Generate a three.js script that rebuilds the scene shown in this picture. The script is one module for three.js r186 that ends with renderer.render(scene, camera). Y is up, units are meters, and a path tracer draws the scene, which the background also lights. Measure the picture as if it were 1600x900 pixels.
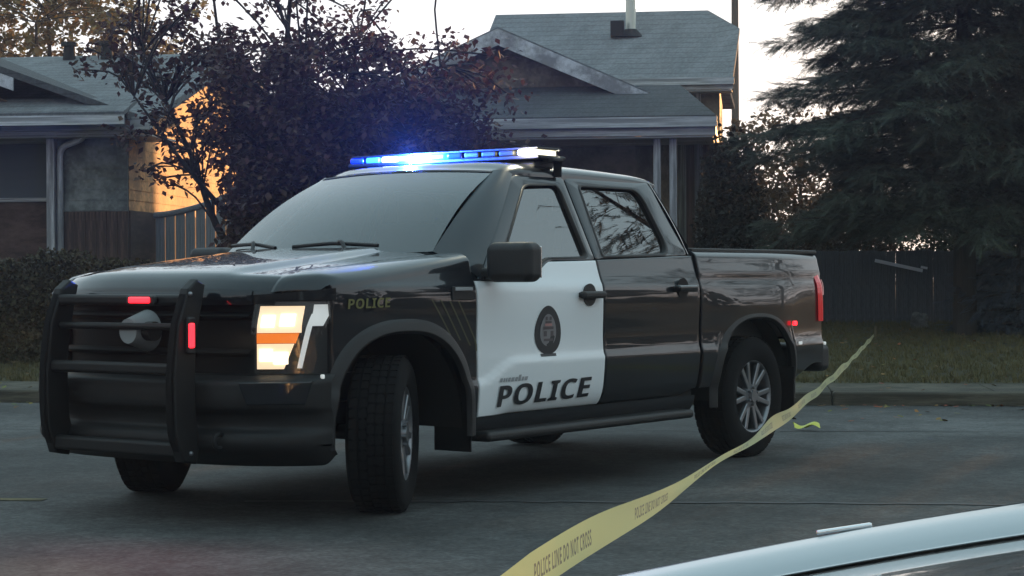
import * as THREE from 'three';
import { mergeGeometries } from 'three/addons/utils/BufferGeometryUtils.js';
import { RoundedBoxGeometry } from 'three/addons/geometries/RoundedBoxGeometry.js';
import { TextGeometry } from 'three/addons/geometries/TextGeometry.js';
import { FontLoader } from 'three/addons/loaders/FontLoader.js';

// ───────────────────────── camera, sky, sun, exposure ─────────────────────────
const scene = new THREE.Scene();
const camera = new THREE.PerspectiveCamera(2 * Math.atan(450 / 2960) * 180 / Math.PI, 16 / 9, 0.05, 2000);
camera.position.set(0, 1.2, 0);
camera.rotation.set(-0.0053, 0, -0.0046, 'YXZ');
scene.add(camera);

const SUN_AZ = 20 * Math.PI / 180, SUN_EL = 4.5 * Math.PI / 180;      // right of and beyond the houses, low
const sunDir = new THREE.Vector3(Math.sin(SUN_AZ) * Math.cos(SUN_EL), Math.sin(SUN_EL), -Math.cos(SUN_AZ) * Math.cos(SUN_EL));
{
  const w = 512, h = 256, d = new Float32Array(w * h * 4), v = new THREE.Vector3();
  for (let j = 0; j < h; j++) for (let i = 0; i < w; i++) {
    const el = ((j + 0.5) / h - 0.5) * Math.PI, az = ((i + 0.5) / w - 0.5) * 2 * Math.PI;
    v.set(Math.cos(el) * Math.cos(az), Math.sin(el), Math.cos(el) * Math.sin(az));
    const c = v.dot(sunDir), e = Math.max(0, v.y), hz = Math.exp(-e * 4.2);
    const side = 0.5 + 0.5 * c, glow = Math.pow(Math.max(0, c), 10), g2 = Math.pow(Math.max(0, c), 60);
    // high sky blue-grey, horizon paler, brighter and warmer towards the sun
    const k = 0.47 + 0.27 * side;
    const r = k * (0.58 + 0.86 * hz) + glow * 0.42 * hz + g2 * 0.5;
    const g = k * (0.86 + 0.46 * hz) + glow * 0.26 * hz + g2 * 0.34;
    const b = k * (0.97 + 0.36 * hz) + glow * 0.13 * hz + g2 * 0.14;
    const o = (j * w + i) * 4;
    d[o] = r; d[o + 1] = g; d[o + 2] = b; d[o + 3] = 1;
  }
  const sky = new THREE.DataTexture(d, w, h, THREE.RGBAFormat, THREE.FloatType);
  sky.mapping = THREE.EquirectangularReflectionMapping; sky.magFilter = THREE.LinearFilter; sky.needsUpdate = true;
  scene.background = sky; scene.environment = sky;
}
const sun = new THREE.DirectionalLight(new THREE.Color().setRGB(1.0, 0.48, 0.16), 5);
sun.position.copy(sunDir).multiplyScalar(120); sun.target.position.set(0, 0, -25); scene.add(sun, sun.target);
sun.castShadow = true; sun.shadow.mapSize.set(2048, 2048);
Object.assign(sun.shadow.camera, { left: -40, right: 40, top: 40, bottom: -40, near: 1, far: 260 });

const renderer = new THREE.WebGLRenderer({ antialias: true });
renderer.setSize(1024, 576);
renderer.toneMapping = THREE.LinearToneMapping;
renderer.toneMappingExposure = 1.6;
renderer.shadowMap.enabled = true;

// ───────────────────────── helpers ─────────────────────────
function rng(seed) { let a = seed >>> 0; return () => { a = (a + 0x6D2B79F5) | 0; let t = Math.imul(a ^ (a >>> 15), 1 | a); t = (t + Math.imul(t ^ (t >>> 7), 61 | t)) ^ t; return ((t ^ (t >>> 14)) >>> 0) / 4294967296; }; }
const gauss = (r) => Math.sqrt(-2 * Math.log(1 - r() * 0.999999)) * Math.cos(2 * Math.PI * r());
const lerp = (a, b, t) => a + (b - a) * t, clamp = (x, a = 0, b = 1) => Math.min(b, Math.max(a, x));
const sstep = (a, b, x) => { const t = clamp((x - a) / (b - a)); return t * t * (3 - 2 * t); };
function interp(table) {                                                // smooth curve through [x, y] pairs, x ascending
  const n = table.length, m = table.map((p, i) => { const a = table[Math.max(0, i - 1)], b = table[Math.min(n - 1, i + 1)]; return (b[1] - a[1]) / (b[0] - a[0]); });
  return (x) => {
    if (x <= table[0][0]) return table[0][1]; if (x >= table[n - 1][0]) return table[n - 1][1];
    let i = 0; while (x > table[i + 1][0]) i++;
    const [x0, y0] = table[i], [x1, y1] = table[i + 1], h = x1 - x0, t = (x - x0) / h, t2 = t * t, t3 = t2 * t;
    return y0 * (2 * t3 - 3 * t2 + 1) + h * m[i] * (t3 - 2 * t2 + t) + y1 * (3 * t2 - 2 * t3) + h * m[i + 1] * (t3 - t2);
  };
}
const names = new Map();
function numbered(name) { const n = names.get(name) || 0; names.set(name, n + 1); return n ? name + '_' + String(n).padStart(3, '0') : name; }
function tag(o, label, category, group) { if (label) o.userData.label = label; if (category) o.userData.category = category; if (group) o.userData.group = group; return o; }
function clean(list) {
  return list.map((g) => {
    let q = g.index ? g.toNonIndexed() : g.clone();
    for (const k of Object.keys(q.attributes)) if (!['position', 'normal', 'uv'].includes(k)) q.deleteAttribute(k);
    if (!q.attributes.uv) q.setAttribute('uv', new THREE.BufferAttribute(new Float32Array(q.attributes.position.count * 2), 2));
    if (!q.attributes.normal) q.computeVertexNormals();
    q.morphAttributes = {}; return q;
  });
}
function merge(list) { return mergeGeometries(clean(Array.isArray(list) ? list : [list]), false); }
function obj(name, geos, mat, parent) {
  const m = new THREE.Mesh(Array.isArray(geos) ? merge(geos) : geos, mat);
  m.castShadow = m.receiveShadow = true; m.name = parent ? name : numbered(name); (parent || scene).add(m); return m;
}
function thing(name, label, category, p = [0, 0, 0], turn = 0, group) {
  const o = new THREE.Group(); o.name = numbered(name); o.position.set(...p); o.rotation.y = turn; scene.add(o); return tag(o, label, category, group);
}
function structure(name, geos, mat) { const m = obj(name, geos, mat); m.userData.kind = 'structure'; return m; }
const box = (x0, x1, y0, y1, z0, z1) => new THREE.BoxGeometry(Math.abs(x1 - x0), Math.abs(y1 - y0), Math.abs(z1 - z0)).translate((x0 + x1) / 2, (y0 + y1) / 2, (z0 + z1) / 2);
const rbox = (w, h, d, r, x = 0, y = 0, z = 0, n = 2) => new RoundedBoxGeometry(w, h, d, n, r).translate(x, y, z);
function bar(a, b, w, h, up = new THREE.Vector3(0, 1, 0), round = 0) {  // a box beam from a to b
  const A = new THREE.Vector3(...a), B = new THREE.Vector3(...b), L = A.distanceTo(B);
  const g = round ? new RoundedBoxGeometry(w, h, L, 2, round) : new THREE.BoxGeometry(w, h, L);
  const m = new THREE.Matrix4().lookAt(B, A, up); m.setPosition(A.add(B).multiplyScalar(0.5)); return g.applyMatrix4(m);
}
function tube(pts, r, seg = 24, rad = 10) { return new THREE.TubeGeometry(new THREE.CatmullRomCurve3(pts.map((p) => new THREE.Vector3(...p)), false, 'catmullrom', 0.3), seg, r, rad, false); }
function rod(a, b, r0, r1 = r0, n = 10) {
  const A = new THREE.Vector3(...a), B = new THREE.Vector3(...b), d = B.clone().sub(A), L = d.length();
  return new THREE.CylinderGeometry(r1, r0, L, n).translate(0, L / 2, 0).applyQuaternion(new THREE.Quaternion().setFromUnitVectors(new THREE.Vector3(0, 1, 0), d.normalize())).translate(A.x, A.y, A.z);
}
function quadPrism(p, t, dir = [0, -1, 0]) {                            // a slab: polygon p (array of points), thickness t along dir
  const n = p.length, pos = [], uv = [], push = (...v) => v.forEach((q) => { pos.push(...q); uv.push(q[0] + q[2] * 0.31, q[1] + q[2]); });
  const lo = p.map((q) => [q[0] + dir[0] * t, q[1] + dir[1] * t, q[2] + dir[2] * t]);
  for (let i = 1; i < n - 1; i++) { push(p[0], p[i], p[i + 1]); push(lo[0], lo[i + 1], lo[i]); }
  for (let i = 0; i < n; i++) { const j = (i + 1) % n; push(p[i], lo[i], lo[j]); push(p[i], lo[j], p[j]); }
  const g = new THREE.BufferGeometry(); g.setAttribute('position', new THREE.Float32BufferAttribute(pos, 3)); g.setAttribute('uv', new THREE.Float32BufferAttribute(uv, 2)); g.computeVertexNormals(); return g;
}
// grids; fn(u, v) -> [forward, up, left] in the vehicle's terms (three's local axes: x = left, y = up, z = forward)
function gridS(us, vs, fn, s = 1) {
  const nu = us.length, nv = vs.length, pos = new Float32Array(nu * nv * 3), uv = new Float32Array(nu * nv * 2), idx = [];
  for (let j = 0; j < nv; j++) for (let i = 0; i < nu; i++) {
    const p = fn(us[i], vs[j]), o = j * nu + i;
    pos[o * 3] = p[2] * s; pos[o * 3 + 1] = p[1]; pos[o * 3 + 2] = p[0]; uv[o * 2] = p[0] + p[2] * 0.5; uv[o * 2 + 1] = p[1];
    if (i < nu - 1 && j < nv - 1) { const a = o, b = o + 1, c = o + nu, e = c + 1; s > 0 ? idx.push(a, c, b, b, c, e) : idx.push(a, b, c, b, e, c); }
  }
  const g = new THREE.BufferGeometry(); g.setAttribute('position', new THREE.BufferAttribute(pos, 3)); g.setAttribute('uv', new THREE.BufferAttribute(uv, 2)); g.setIndex(idx); g.computeVertexNormals(); return g;
}
const lin = (n) => Array.from({ length: n + 1 }, (_, i) => i / n);
const grid = (nu, nv, fn, s = 1) => gridS(lin(nu), lin(nv), fn, s);
function edgy(n, len, r) { const e = [0, 0.08, 0.3, 0.6, 1].map((k) => k * r / len), m = []; for (let i = 1; i < n; i++) { const t = i / n; if (t > e[4] * 1.2 && t < 1 - e[4] * 1.2) m.push(t); } return [...e, ...m, ...e.map((k) => 1 - k).reverse()]; }
// a sheet-metal panel with rounded edges and a return flange; into = direction of the inside
function panel(lu, lv, nu, nv, fn, s = 1, r = 0.012, flange = 0.035, into = [0, 0, -1]) {
  const us = edgy(nu, lu, r), vs = edgy(nv, lv, r);
  const f = (u, v) => {
    const p = fn(u, v), d = Math.min(u * lu, (1 - u) * lu, v * lv, (1 - v) * lv), k = d < r ? r - Math.sqrt(Math.max(0, r * r - (r - d) * (r - d))) : 0;
    return [p[0] + into[0] * k, p[1] + into[1] * k, p[2] + into[2] * k];
  };
  const off = (p) => [p[0] + into[0] * flange, p[1] + into[1] * flange, p[2] + into[2] * flange], two = [0, 1];
  return merge([gridS(us, vs, f, s), gridS(us, two, (u, t) => t ? off(f(u, 0)) : f(u, 0), s), gridS(us, two, (u, t) => t ? off(f(u, 1)) : f(u, 1), s),
    gridS(two, vs, (t, v) => t ? off(f(0, v)) : f(0, v), s), gridS(two, vs, (t, v) => t ? off(f(1, v)) : f(1, v), s)]);
}
// noise textures
function noiseTex(size, seed, octs, map, srgb = true) {
  const r = rng(seed), layers = octs.map(([n, a]) => ({ n, a, v: Float32Array.from({ length: n * n }, () => r()) }));
  const d = new Uint8Array(size * size * 4), tot = octs.reduce((s, o) => s + o[1], 0);
  for (let y = 0; y < size; y++) for (let x = 0; x < size; x++) {
    let s = 0;
    for (const { n, a, v } of layers) {
      const fx = x / size * n, fy = y / size * n, i = Math.floor(fx), j = Math.floor(fy); let tx = fx - i, ty = fy - j; tx = tx * tx * (3 - 2 * tx); ty = ty * ty * (3 - 2 * ty);
      const q = (p, k) => v[(k % n) * n + (p % n)];
      s += a * lerp(lerp(q(i, j), q(i + 1, j), tx), lerp(q(i, j + 1), q(i + 1, j + 1), tx), ty);
    }
    const c = map(s / tot, x / size, y / size), o = (y * size + x) * 4; d[o] = c[0]; d[o + 1] = c[1]; d[o + 2] = c[2]; d[o + 3] = 255;
  }
  const t = new THREE.DataTexture(d, size, size); t.wrapS = t.wrapT = THREE.RepeatWrapping; t.magFilter = THREE.LinearFilter; if (srgb) t.colorSpace = THREE.SRGBColorSpace; t.needsUpdate = true; return t;
}
const rep = (t, x, y = x) => { const c = t.clone(); c.repeat.set(x, y); c.needsUpdate = true; return c; };
const rgb = (r, g, b) => new THREE.Color().setRGB(r, g, b);
const std = (r, g, b, rough = 0.8, o = {}) => new THREE.MeshStandardMaterial({ color: rgb(r, g, b), roughness: rough, ...o });
const phys = (r, g, b, rough = 0.5, o = {}) => new THREE.MeshPhysicalMaterial({ color: rgb(r, g, b), roughness: rough, ...o });
const G8 = (v) => { const k = clamp(Math.round(v * 255), 0, 255); return [k, k, k]; };
const T = {
  fine: noiseTex(512, 11, [[256, 0.5], [128, 0.3], [32, 0.2]], (v) => G8(v), false),
  mottle: noiseTex(512, 12, [[4, 0.35], [9, 0.25], [32, 0.2], [128, 0.12], [256, 0.08]], (v) => G8(0.62 + 0.38 * sstep(0.25, 0.75, v))),
  asphalt: noiseTex(1024, 13, [[3, 0.26], [8, 0.22], [23, 0.14], [120, 0.14], [512, 0.24]], (v) => G8(0.74 + 0.5 * (v - 0.5) * 2.6)),
  shingle: noiseTex(512, 14, [[6, 0.3], [64, 0.4], [256, 0.3]], (v, x, y) => { const row = (y * 12) % 1; return G8((0.66 + 0.36 * v) * (row < 0.12 ? 0.82 : 1)); }),
  dirt: noiseTex(256, 15, [[5, 0.4], [20, 0.3], [90, 0.3]], (v) => G8(0.25 + 0.6 * sstep(0.3, 0.8, v)), false),
  bark: noiseTex(256, 16, [[8, 0.3], [40, 0.4], [128, 0.3]], (v) => G8(0.5 + 0.5 * v)),
};

// street frame: s along the far kerb (to the right), t away from the camera beyond that kerb
const PSI = 7 * Math.PI / 180, ST = -PSI;
const W = (s, y, t) => [s * Math.cos(PSI) + t * Math.sin(PSI), y, -18 + s * Math.sin(PSI) - t * Math.cos(PSI)];
const grade = (t) => t < 1.45 ? 0.125 : Math.min(0.58, 0.125 + 0.040 * (t - 1.45));

// ───────────────────────── materials ─────────────────────────
const M = {
  black: phys(0.007, 0.0085, 0.011, 0.36, { specularIntensity: 0.25, specularColor: rgb(0.8, 0.92, 1.0), clearcoat: 1, clearcoatRoughness: 0.06, clearcoatRoughnessMap: T.dirt }),
  white: phys(0.72, 0.75, 0.765, 0.4, { clearcoat: 0.6, clearcoatRoughness: 0.12 }),
  blackPlastic: std(0.0075, 0.0075, 0.008, 0.55, { bumpMap: rep(T.fine, 8), bumpScale: 0.0006 }),
  steel: phys(0.007, 0.0075, 0.008, 0.6, { specularIntensity: 0.55, clearcoat: 0.12, clearcoatRoughness: 0.35 }),
  rubber: phys(0.006, 0.006, 0.0065, 0.9, { specularIntensity: 0.4,  bumpMap: rep(T.fine, 6), bumpScale: 0.001 }),
  alloy: std(0.24, 0.25, 0.265, 0.42, { metalness: 0.9 }),
  disc: std(0.10, 0.10, 0.10, 0.5, { metalness: 0.7 }),
  dark: std(0.006, 0.006, 0.006, 0.9), grille: phys(0.004, 0.004, 0.0045, 0.7, { specularIntensity: 0.4 }),
  glassWind: phys(0.30, 0.38, 0.39, 0.0, { transmission: 1, thickness: 0, ior: 2.05 }),
  glassSide: phys(0.14, 0.16, 0.165, 0.0, { transmission: 1, thickness: 0, ior: 2.4 }),
  clear: phys(0.95, 0.95, 0.95, 0.0, { transmission: 1, thickness: 0, ior: 1.45 }),
  print: std(0.012, 0.013, 0.016, 0.5),
  olive: std(0.12, 0.115, 0.03, 0.45),
  oliveDim: std(0.045, 0.045, 0.018, 0.5),
  grey: std(0.30, 0.31, 0.32, 0.5),
  seat: std(0.03, 0.03, 0.032, 0.9),
  chrome: std(0.8, 0.8, 0.8, 0.15, { metalness: 1 }),
  headWarm: std(1, 0.9, 0.7, 0.4, { emissive: rgb(1.0, 0.66, 0.36), emissiveIntensity: 0.53 }),
  headCore: std(1, 0.95, 0.85, 0.4, { emissive: rgb(1.0, 0.86, 0.62), emissiveIntensity: 1.00 }),
  headAmber: std(0.8, 0.25, 0.03, 0.4, { emissive: rgb(0.72, 0.13, 0.01), emissiveIntensity: 0.62 }),
  headClear: std(0.85, 0.85, 0.83, 0.25, { emissive: rgb(0.5, 0.5, 0.48), emissiveIntensity: 0.31 }),
  red: phys(0.35, 0.008, 0.012, 0.2, { clearcoat: 1, clearcoatRoughness: 0.05, emissive: rgb(0.30, 0.004, 0.012), emissiveIntensity: 0.44 }),
  redHot: std(0.9, 0.1, 0.1, 0.4, { emissive: rgb(1.0, 0.010, 0.022), emissiveIntensity: 2.2 }),
  blueHot: std(0.1, 0.3, 0.9, 0.4, { emissive: rgb(0.02, 0.13, 1.0), emissiveIntensity: 1.88 }),
  cyanHot: std(0.1, 0.6, 0.9, 0.4, { emissive: rgb(0.05, 0.55, 1.0), emissiveIntensity: 1.62 }),
  whiteHot: std(0.9, 0.9, 0.9, 0.4, { emissive: rgb(1.0, 0.96, 1.0), emissiveIntensity: 2.19 }),
  lampWarm: std(0.9, 0.9, 0.8, 0.4, { emissive: rgb(1.0, 0.92, 0.66), emissiveIntensity: 1.88 }),
  blueLens: phys(0.02, 0.06, 0.5, 0.1, { clearcoat: 1 }),
};

// ───────────────────────── the ground ─────────────────────────
{
  // far ground sheet to the horizon
  const g = new THREE.PlaneGeometry(1600, 1600).rotateX(-Math.PI / 2); g.translate(0, -0.08, 0);
  structure('ground', g, std(0.055, 0.065, 0.03, 1, { map: rep(T.mottle, 300) }));
  // street
  const rd = new THREE.PlaneGeometry(160, 23, 1, 1).rotateX(-Math.PI / 2); rd.translate(0, 0, 11.5);
  const am = rep(T.asphalt, 160 / 7, 23 / 7);
  const road = structure('road', rd, std(0.114, 0.117, 0.115, 0.82, { map: am, bumpMap: rep(T.fine, 160 / 0.9, 23 / 0.9), bumpScale: 0.003 }));
  road.position.set(...W(0, 0, 0)); road.rotation.y = ST;
  // painted centre line, worn, and two tar-filled cracks
  const line = structure('road_line', new THREE.PlaneGeometry(22, 0.10).rotateX(-Math.PI / 2), std(0.17, 0.14, 0.055, 0.85, { map: rep(T.mottle, 30, 0.4) }));
  line.position.set(...W(-12.6, 0.004, -7.93)); line.rotation.y = ST;
  const crack = (pts, w, seed) => {
    const r = rng(seed), pos = [], idx = []; const c = new THREE.CatmullRomCurve3(pts.map(([s, t]) => new THREE.Vector3(...W(s, 0.004, t))));
    for (let i = 0; i <= 60; i++) { const p = c.getPoint(i / 60), q = c.getTangent(i / 60), ww = w * (0.6 + 0.8 * r()), jx = (r() - 0.5) * 0.05; pos.push(p.x - q.z * ww + jx, 0.004, p.z + q.x * ww + jx, p.x + q.z * ww + jx, 0.004, p.z - q.x * ww + jx); if (i < 60) { const a = i * 2; idx.push(a, a + 1, a + 2, a + 1, a + 3, a + 2); } }
    const g2 = new THREE.BufferGeometry(); g2.setAttribute('position', new THREE.Float32BufferAttribute(pos, 3)); g2.setIndex(idx); g2.computeVertexNormals();
    structure('tar_seam', g2, std(0.055, 0.056, 0.058, 0.6));
  };
  crack([[-0.5, -7.9], [2, -7.75], [5, -7.7], [9, -7.4]], 0.025, 5);
  crack([[-9, -3.3], [-4, -3.2], [1, -3.05], [8, -2.9]], 0.018, 6);
  // kerb and sidewalk poured as one, in slabs with joints
  const conc = std(0.108, 0.097, 0.070, 0.9, { map: rep(T.mottle, 1.2), bumpMap: rep(T.fine, 3), bumpScale: 0.002 });
  const walk = thing('sidewalk', null, null, W(0, 0, 0), ST); walk.userData.kind = 'structure';
  for (let k = -16; k < 16; k++) obj('slab', rbox(1.495, 0.2, 1.25, 0.012, k * 1.5 + 0.75, 0.026, -0.825), conc, walk);
  for (let k = -8; k < 8; k++) obj('kerb', rbox(2.994, 0.24, 0.19, 0.03, k * 3 + 1.5, 0.005, -0.095, 3), conc, walk);
  // lawn
  const nx = 150, nz = 90, rL = rng(41);
  const bump = Array.from({ length: 40 }, () => [rL() * 44 - 22, rL() * 24, 0.4 + rL() * 1.6, (rL() - 0.5) * 0.06]);
  const lawnY = (s, t) => { let y = grade(t) - 0.002; for (const [a, b, q, h] of bump) { const dx = (s - a) / q, dz = (t - b) / q, e = dx * dx + dz * dz; if (e < 6) y += h * Math.exp(-e) * sstep(1.6, 2.6, t); } return y; };
  const lg = new THREE.PlaneGeometry(60, 44, nx, nz).rotateX(-Math.PI / 2), lp = lg.attributes.position;
  for (let i = 0; i < lp.count; i++) { const s = lp.getX(i), t = 22 + 1.45 - lp.getZ(i); lp.setXYZ(i, s, lawnY(s, t), -t); }
  lg.computeVertexNormals();
  const lawn = structure('lawn', lg, std(0.066, 0.062, 0.026, 1, { map: rep(T.mottle, 14, 10) })); lawn.position.set(...W(0, 0, 0)); lawn.rotation.y = ST;
  // grass blades
  const bl = []; const rb = rng(42);
  for (let k = 0; k < 5; k++) { const a = rb() * 6.28, l = 0.6 + rb() * 0.5, x = (rb() - 0.5) * 0.8, z = (rb() - 0.5) * 0.8, c = Math.cos(a), s = Math.sin(a); bl.push(x - 0.06 * s, 0, z + 0.06 * c, x + 0.06 * s, 0, z - 0.06 * c, x + c * 0.4 * l, l, z + s * 0.4 * l); }
  const bg = new THREE.BufferGeometry(); bg.setAttribute('position', new THREE.Float32BufferAttribute(bl, 3)); bg.computeVertexNormals();
  const N = 42000, gm = new THREE.InstancedMesh(bg, std(0.080, 0.076, 0.030, 0.9, { side: THREE.DoubleSide }), N), o = new THREE.Object3D(), col = new THREE.Color();
  for (let i = 0; i < N; i++) {
    const s = -11 + rb() * 21, t = 1.5 + Math.pow(rb(), 1.2) * 9.6; o.position.set(...W(s, lawnY(s, t) - 0.004, t)); o.rotation.set(0, rb() * 6.28, 0);
    const k = 0.035 + 0.05 * rb(); o.scale.set(k * 1.3, k, k * 1.3); o.updateMatrix(); gm.setMatrixAt(i, o.matrix);
    const dry = rb(); gm.setColorAt(i, col.setRGB(0.8 + 0.7 * dry, 0.85 + 0.35 * dry, 0.8 + 0.2 * dry));
  }
  gm.name = numbered('grass'); gm.userData.kind = 'stuff'; gm.userData.label = 'short dull green grass with brown patches covering the front lawns'; scene.add(gm);
  // fallen leaves on lawn and gutter
  const lf = new THREE.CircleGeometry(1, 5).rotateX(-Math.PI / 2).scale(1, 1, 0.6), n2 = 1500, lm = new THREE.InstancedMesh(lf, std(0.16, 0.10, 0.035, 0.9, { side: THREE.DoubleSide }), n2), r2 = rng(43);
  for (let i = 0; i < n2; i++) { const s = -10 + r2() * 20, g0 = r2(), t = g0 < 0.5 ? -0.04 - Math.pow(r2(), 3) * 2 : 0.05 + r2() * 9; o.position.set(...W(s, t < 0 ? 0.008 : t < 1.45 ? 0.135 : lawnY(s, t) + 0.05, t)); o.rotation.set((r2() - 0.5) * 0.6, r2() * 6.28, (r2() - 0.5) * 0.6); const k = 0.018 + 0.02 * r2(); o.scale.set(k, k, k); o.updateMatrix(); lm.setMatrixAt(i, o.matrix); lm.setColorAt(i, col.setRGB(0.5 + r2() * 1.3, 0.5 + r2() * 1.1, 0.6 + r2() * 0.6)); }
  lm.name = numbered('leaves'); lm.userData.kind = 'stuff'; lm.userData.label = 'fallen yellow and brown leaves along the gutter and lawn'; scene.add(lm);
}

// ───────────────────────── the police pickup ─────────────────────────
const YAW = 0.9378 - Math.PI / 2;
const truck = thing('police_pickup', 'black police pickup with a white front door, push bumper and flashing blue roof lights', 'police car', [-1.347, 0, -10.25], YAW);
{
  const AXR = -3.69, noseX = interp([[0, 0.90], [0.3, 0.895], [0.5, 0.87], [0.62, 0.835], [0.72, 0.785], [0.80, 0.72], [0.87, 0.645], [0.92, 0.57], [0.955, 0.50]]);
  const prof = interp([[0.30, 0.86], [0.42, 0.915], [0.47, 0.955], [0.53, 0.978], [0.64, 0.992], [0.725, 0.998]]);
  const profU = interp([[0.76, 0.985], [0.86, 0.982], [1.0, 0.986], [1.1, 0.986], [1.155, 0.980], [1.185, 0.966], [1.24, 0.948], [1.34, 0.922], [1.40, 0.905]]);
  const creaseY = (x) => x > -0.62 ? 0.62 : x > -0.98 ? lerp(0.62, 0.735, sstep(-0.62, -0.98, x)) : 0.735;
  const zs = (x, y) => {                                               // half-width of the body side
    const c = creaseY(x), d = y - c; let z = d < 0 ? prof(y + (0.725 - c)) : d > 0.035 ? profU(Math.max(y, 0.76)) : lerp(prof(0.725), profU(0.76), sstep(0, 0.035, d));
    if (x > 0.1) z -= 0.10 * Math.pow((x - 0.1) / 0.5, 2) * 0.45;
    if (x < -3.9) z -= 0.045 * Math.pow((-3.9 - x) / 0.9, 2);
    return z;
  };
  const arch = (c, a, h, dx) => { const q = Math.abs(dx / a); return q >= 1 ? -1 : 0.40 + h * Math.pow(1 - Math.pow(q, 2.5), 1 / 2.5); };
  const hoodY = (x) => 1.235 - 0.107 * (x - 0.43);
  const both = [1, -1];

  // hood
  {
    const f = (u, v) => { const z = (v * 2 - 1) * 0.775, xf = noseX(Math.abs(z)) - 0.015, xb = -0.30 - 0.20 * Math.pow(Math.abs(z) / 0.775, 2.5), x = lerp(xf, xb, u);
      let y = hoodY(x) + 0.035 * (1 - Math.pow(Math.abs(z) / 0.775, 3)) + 0.022 * (sstep(0.56, 0.47, Math.abs(z))) * sstep(0.0, 0.25, u);
      const d = xf - x; if (d < 0.11) y -= 0.075 * Math.pow(1 - d / 0.11, 2.4);
      return [x, y, z]; };
    obj('hood', panel(1.3, 1.55, 34, 44, f, 1, 0.012, 0.04, [0, -1, 0]), M.black, truck);
    // lip face below the hood edge, top of the grille
    obj('grille_header', grid(40, 4, (u, v) => { const z = (u * 2 - 1) * 0.69; return [noseX(Math.abs(z)) - 0.012 + 0.012 * Math.sin(v * 3.14), lerp(hoodY(noseX(Math.abs(z))) - 0.045, 1.075, v), z]; }), M.black, truck);
  }
  // front fenders
  for (const s of both) {
    const x0 = 0.515, x1 = -0.615;
    const f = (u, v) => { const x = lerp(x0, x1, u), lo = Math.max(0.44, arch(0, 0.53, 0.53, x)), yh = hoodY(x) - 0.004, ys = yh - 0.075;
      if (v < 0.8) { const y = lerp(lo, ys, v / 0.8); return [x, y, zs(x, y)]; }
      const a = (v - 0.8) / 0.2 * Math.PI / 2, zt = 0.782, z0 = zs(x, ys), z = zt + (z0 - zt) * Math.pow(Math.max(0, Math.cos(a)), 0.75), xr = lerp(Math.max(x0, noseX(z) + 0.002), x1, u), d = clamp((xr - x0) / 0.25); return [xr, ys + (yh - ys) * Math.pow(Math.sin(a), 0.8) - (hoodY(x0) - hoodY(Math.max(x0, xr))) - 0.062 * Math.pow(clamp(1 - (Math.max(x0, noseX(z) + 0.002) - xr) / 0.11), 2.4) * clamp((Math.max(x0, noseX(z)) - x0) / 0.06), z]; };
    const fender = obj('fender', panel(1.13, 0.9, 70, 44, f, s, 0.008, 0.03), M.black, truck);
    // arch flare
    const flare = (c, a, h, s2) => grid(60, 8, (u, v) => { const an = Math.PI * (u * 1.04 - 0.02), q = Math.cos(an), sgn = Math.sign(q), e = 2 / 2.5; const w = v * 0.075, aa = a + w - 0.012, hh = h + w - 0.012;
      const x = c + sgn * Math.pow(Math.abs(q), e) * aa, y = 0.40 + Math.sign(Math.sin(an)) * Math.pow(Math.abs(Math.sin(an)), e) * hh; return [x, Math.max(y, 0.36), zs(x, clamp(y, 0.5, 1.1)) + 0.028 * Math.pow(1 - v, 0.6) - (v < 0.01 ? 0.03 : 0) + 0.002]; }, s2);
    obj('wheel_arch', flare(0, 0.53, 0.53, s), M.blackPlastic, truck);
    obj('wheel_arch', flare(AXR, 0.53, 0.53, s), M.blackPlastic, truck);
    for (const c of [0, AXR]) obj('wheel_well', [grid(24, 1, (u, v) => { const an = Math.PI * u; return [c + Math.cos(an) * 0.54, 0.40 + Math.sin(an) * 0.54, lerp(0.45, 0.94, v)]; }, s), grid(1, 1, (u, v) => [c + (u - 0.5) * 1.1, lerp(0.38, 0.95, v), 0.45], s)], M.dark, truck);
    // fender vent badge
    const vx = -0.49; obj('fender_badge', [rbox(0.012, 0.075, 0.19, 0.005, s * (zs(vx, 1.13) + 0.004), 1.12, vx)], M.blackPlastic, fender);
    obj('badge_bar', rbox(0.01, 0.018, 0.15, 0.004, s * (zs(vx, 1.13) + 0.011), 1.142, vx), M.grey, fender);
    // ghost stripes behind the arch
    for (let k = 0; k < 4; k++) { const xa = -0.22 - k * 0.075, xb = xa - 0.16 - k * 0.01; const st = grid(8, 1, (u, v) => { const x = Math.max(-0.6, lerp(xa, xb, u)) - v * 0.014, y = lerp(1.09 - k * 0.004, 0.90 - k * 0.03, u); return [x, y, zs(x, y) + 0.002]; }, s); obj('stripe', st, M.oliveDim, fender); }
  }
  // lettering helper: text laid on the body side, x running towards the rear on the left side
  const font = await new FontLoader().loadAsync('fonts/droid/droid_sans_bold.typeface.json');
  function sideText(text, x, y, w, h, slope, italic, mat, parent, off, name) {
    const g = new TextGeometry(text, { font, size: 1, depth: 0.001, curveSegments: 6 }); g.computeBoundingBox(); const b = g.boundingBox, p = g.attributes.position;
    for (let i = 0; i < p.count; i++) { const a = (p.getX(i) - b.min.x) / (b.max.x - b.min.x), c = (p.getY(i) - b.min.y) / (b.max.y - b.min.y), xx = x - a * w - (c - 0) * -italic * 1, yy = y + c * h + a * slope; p.setXYZ(i, zs(xx - 2 * italic * c, yy) + off + p.getZ(i) * 0.5, yy, xx - 2 * italic * c); }
    g.computeVertexNormals(); return obj(name || 'lettering', g, mat, parent);
  }
  const fenderL = truck.children.find((c) => c.name === 'fender');
  sideText('POLICE', 0.42, 1.05, 0.30, 0.05, 0.005, 0.006, M.olive, fenderL, 0.007);

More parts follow.
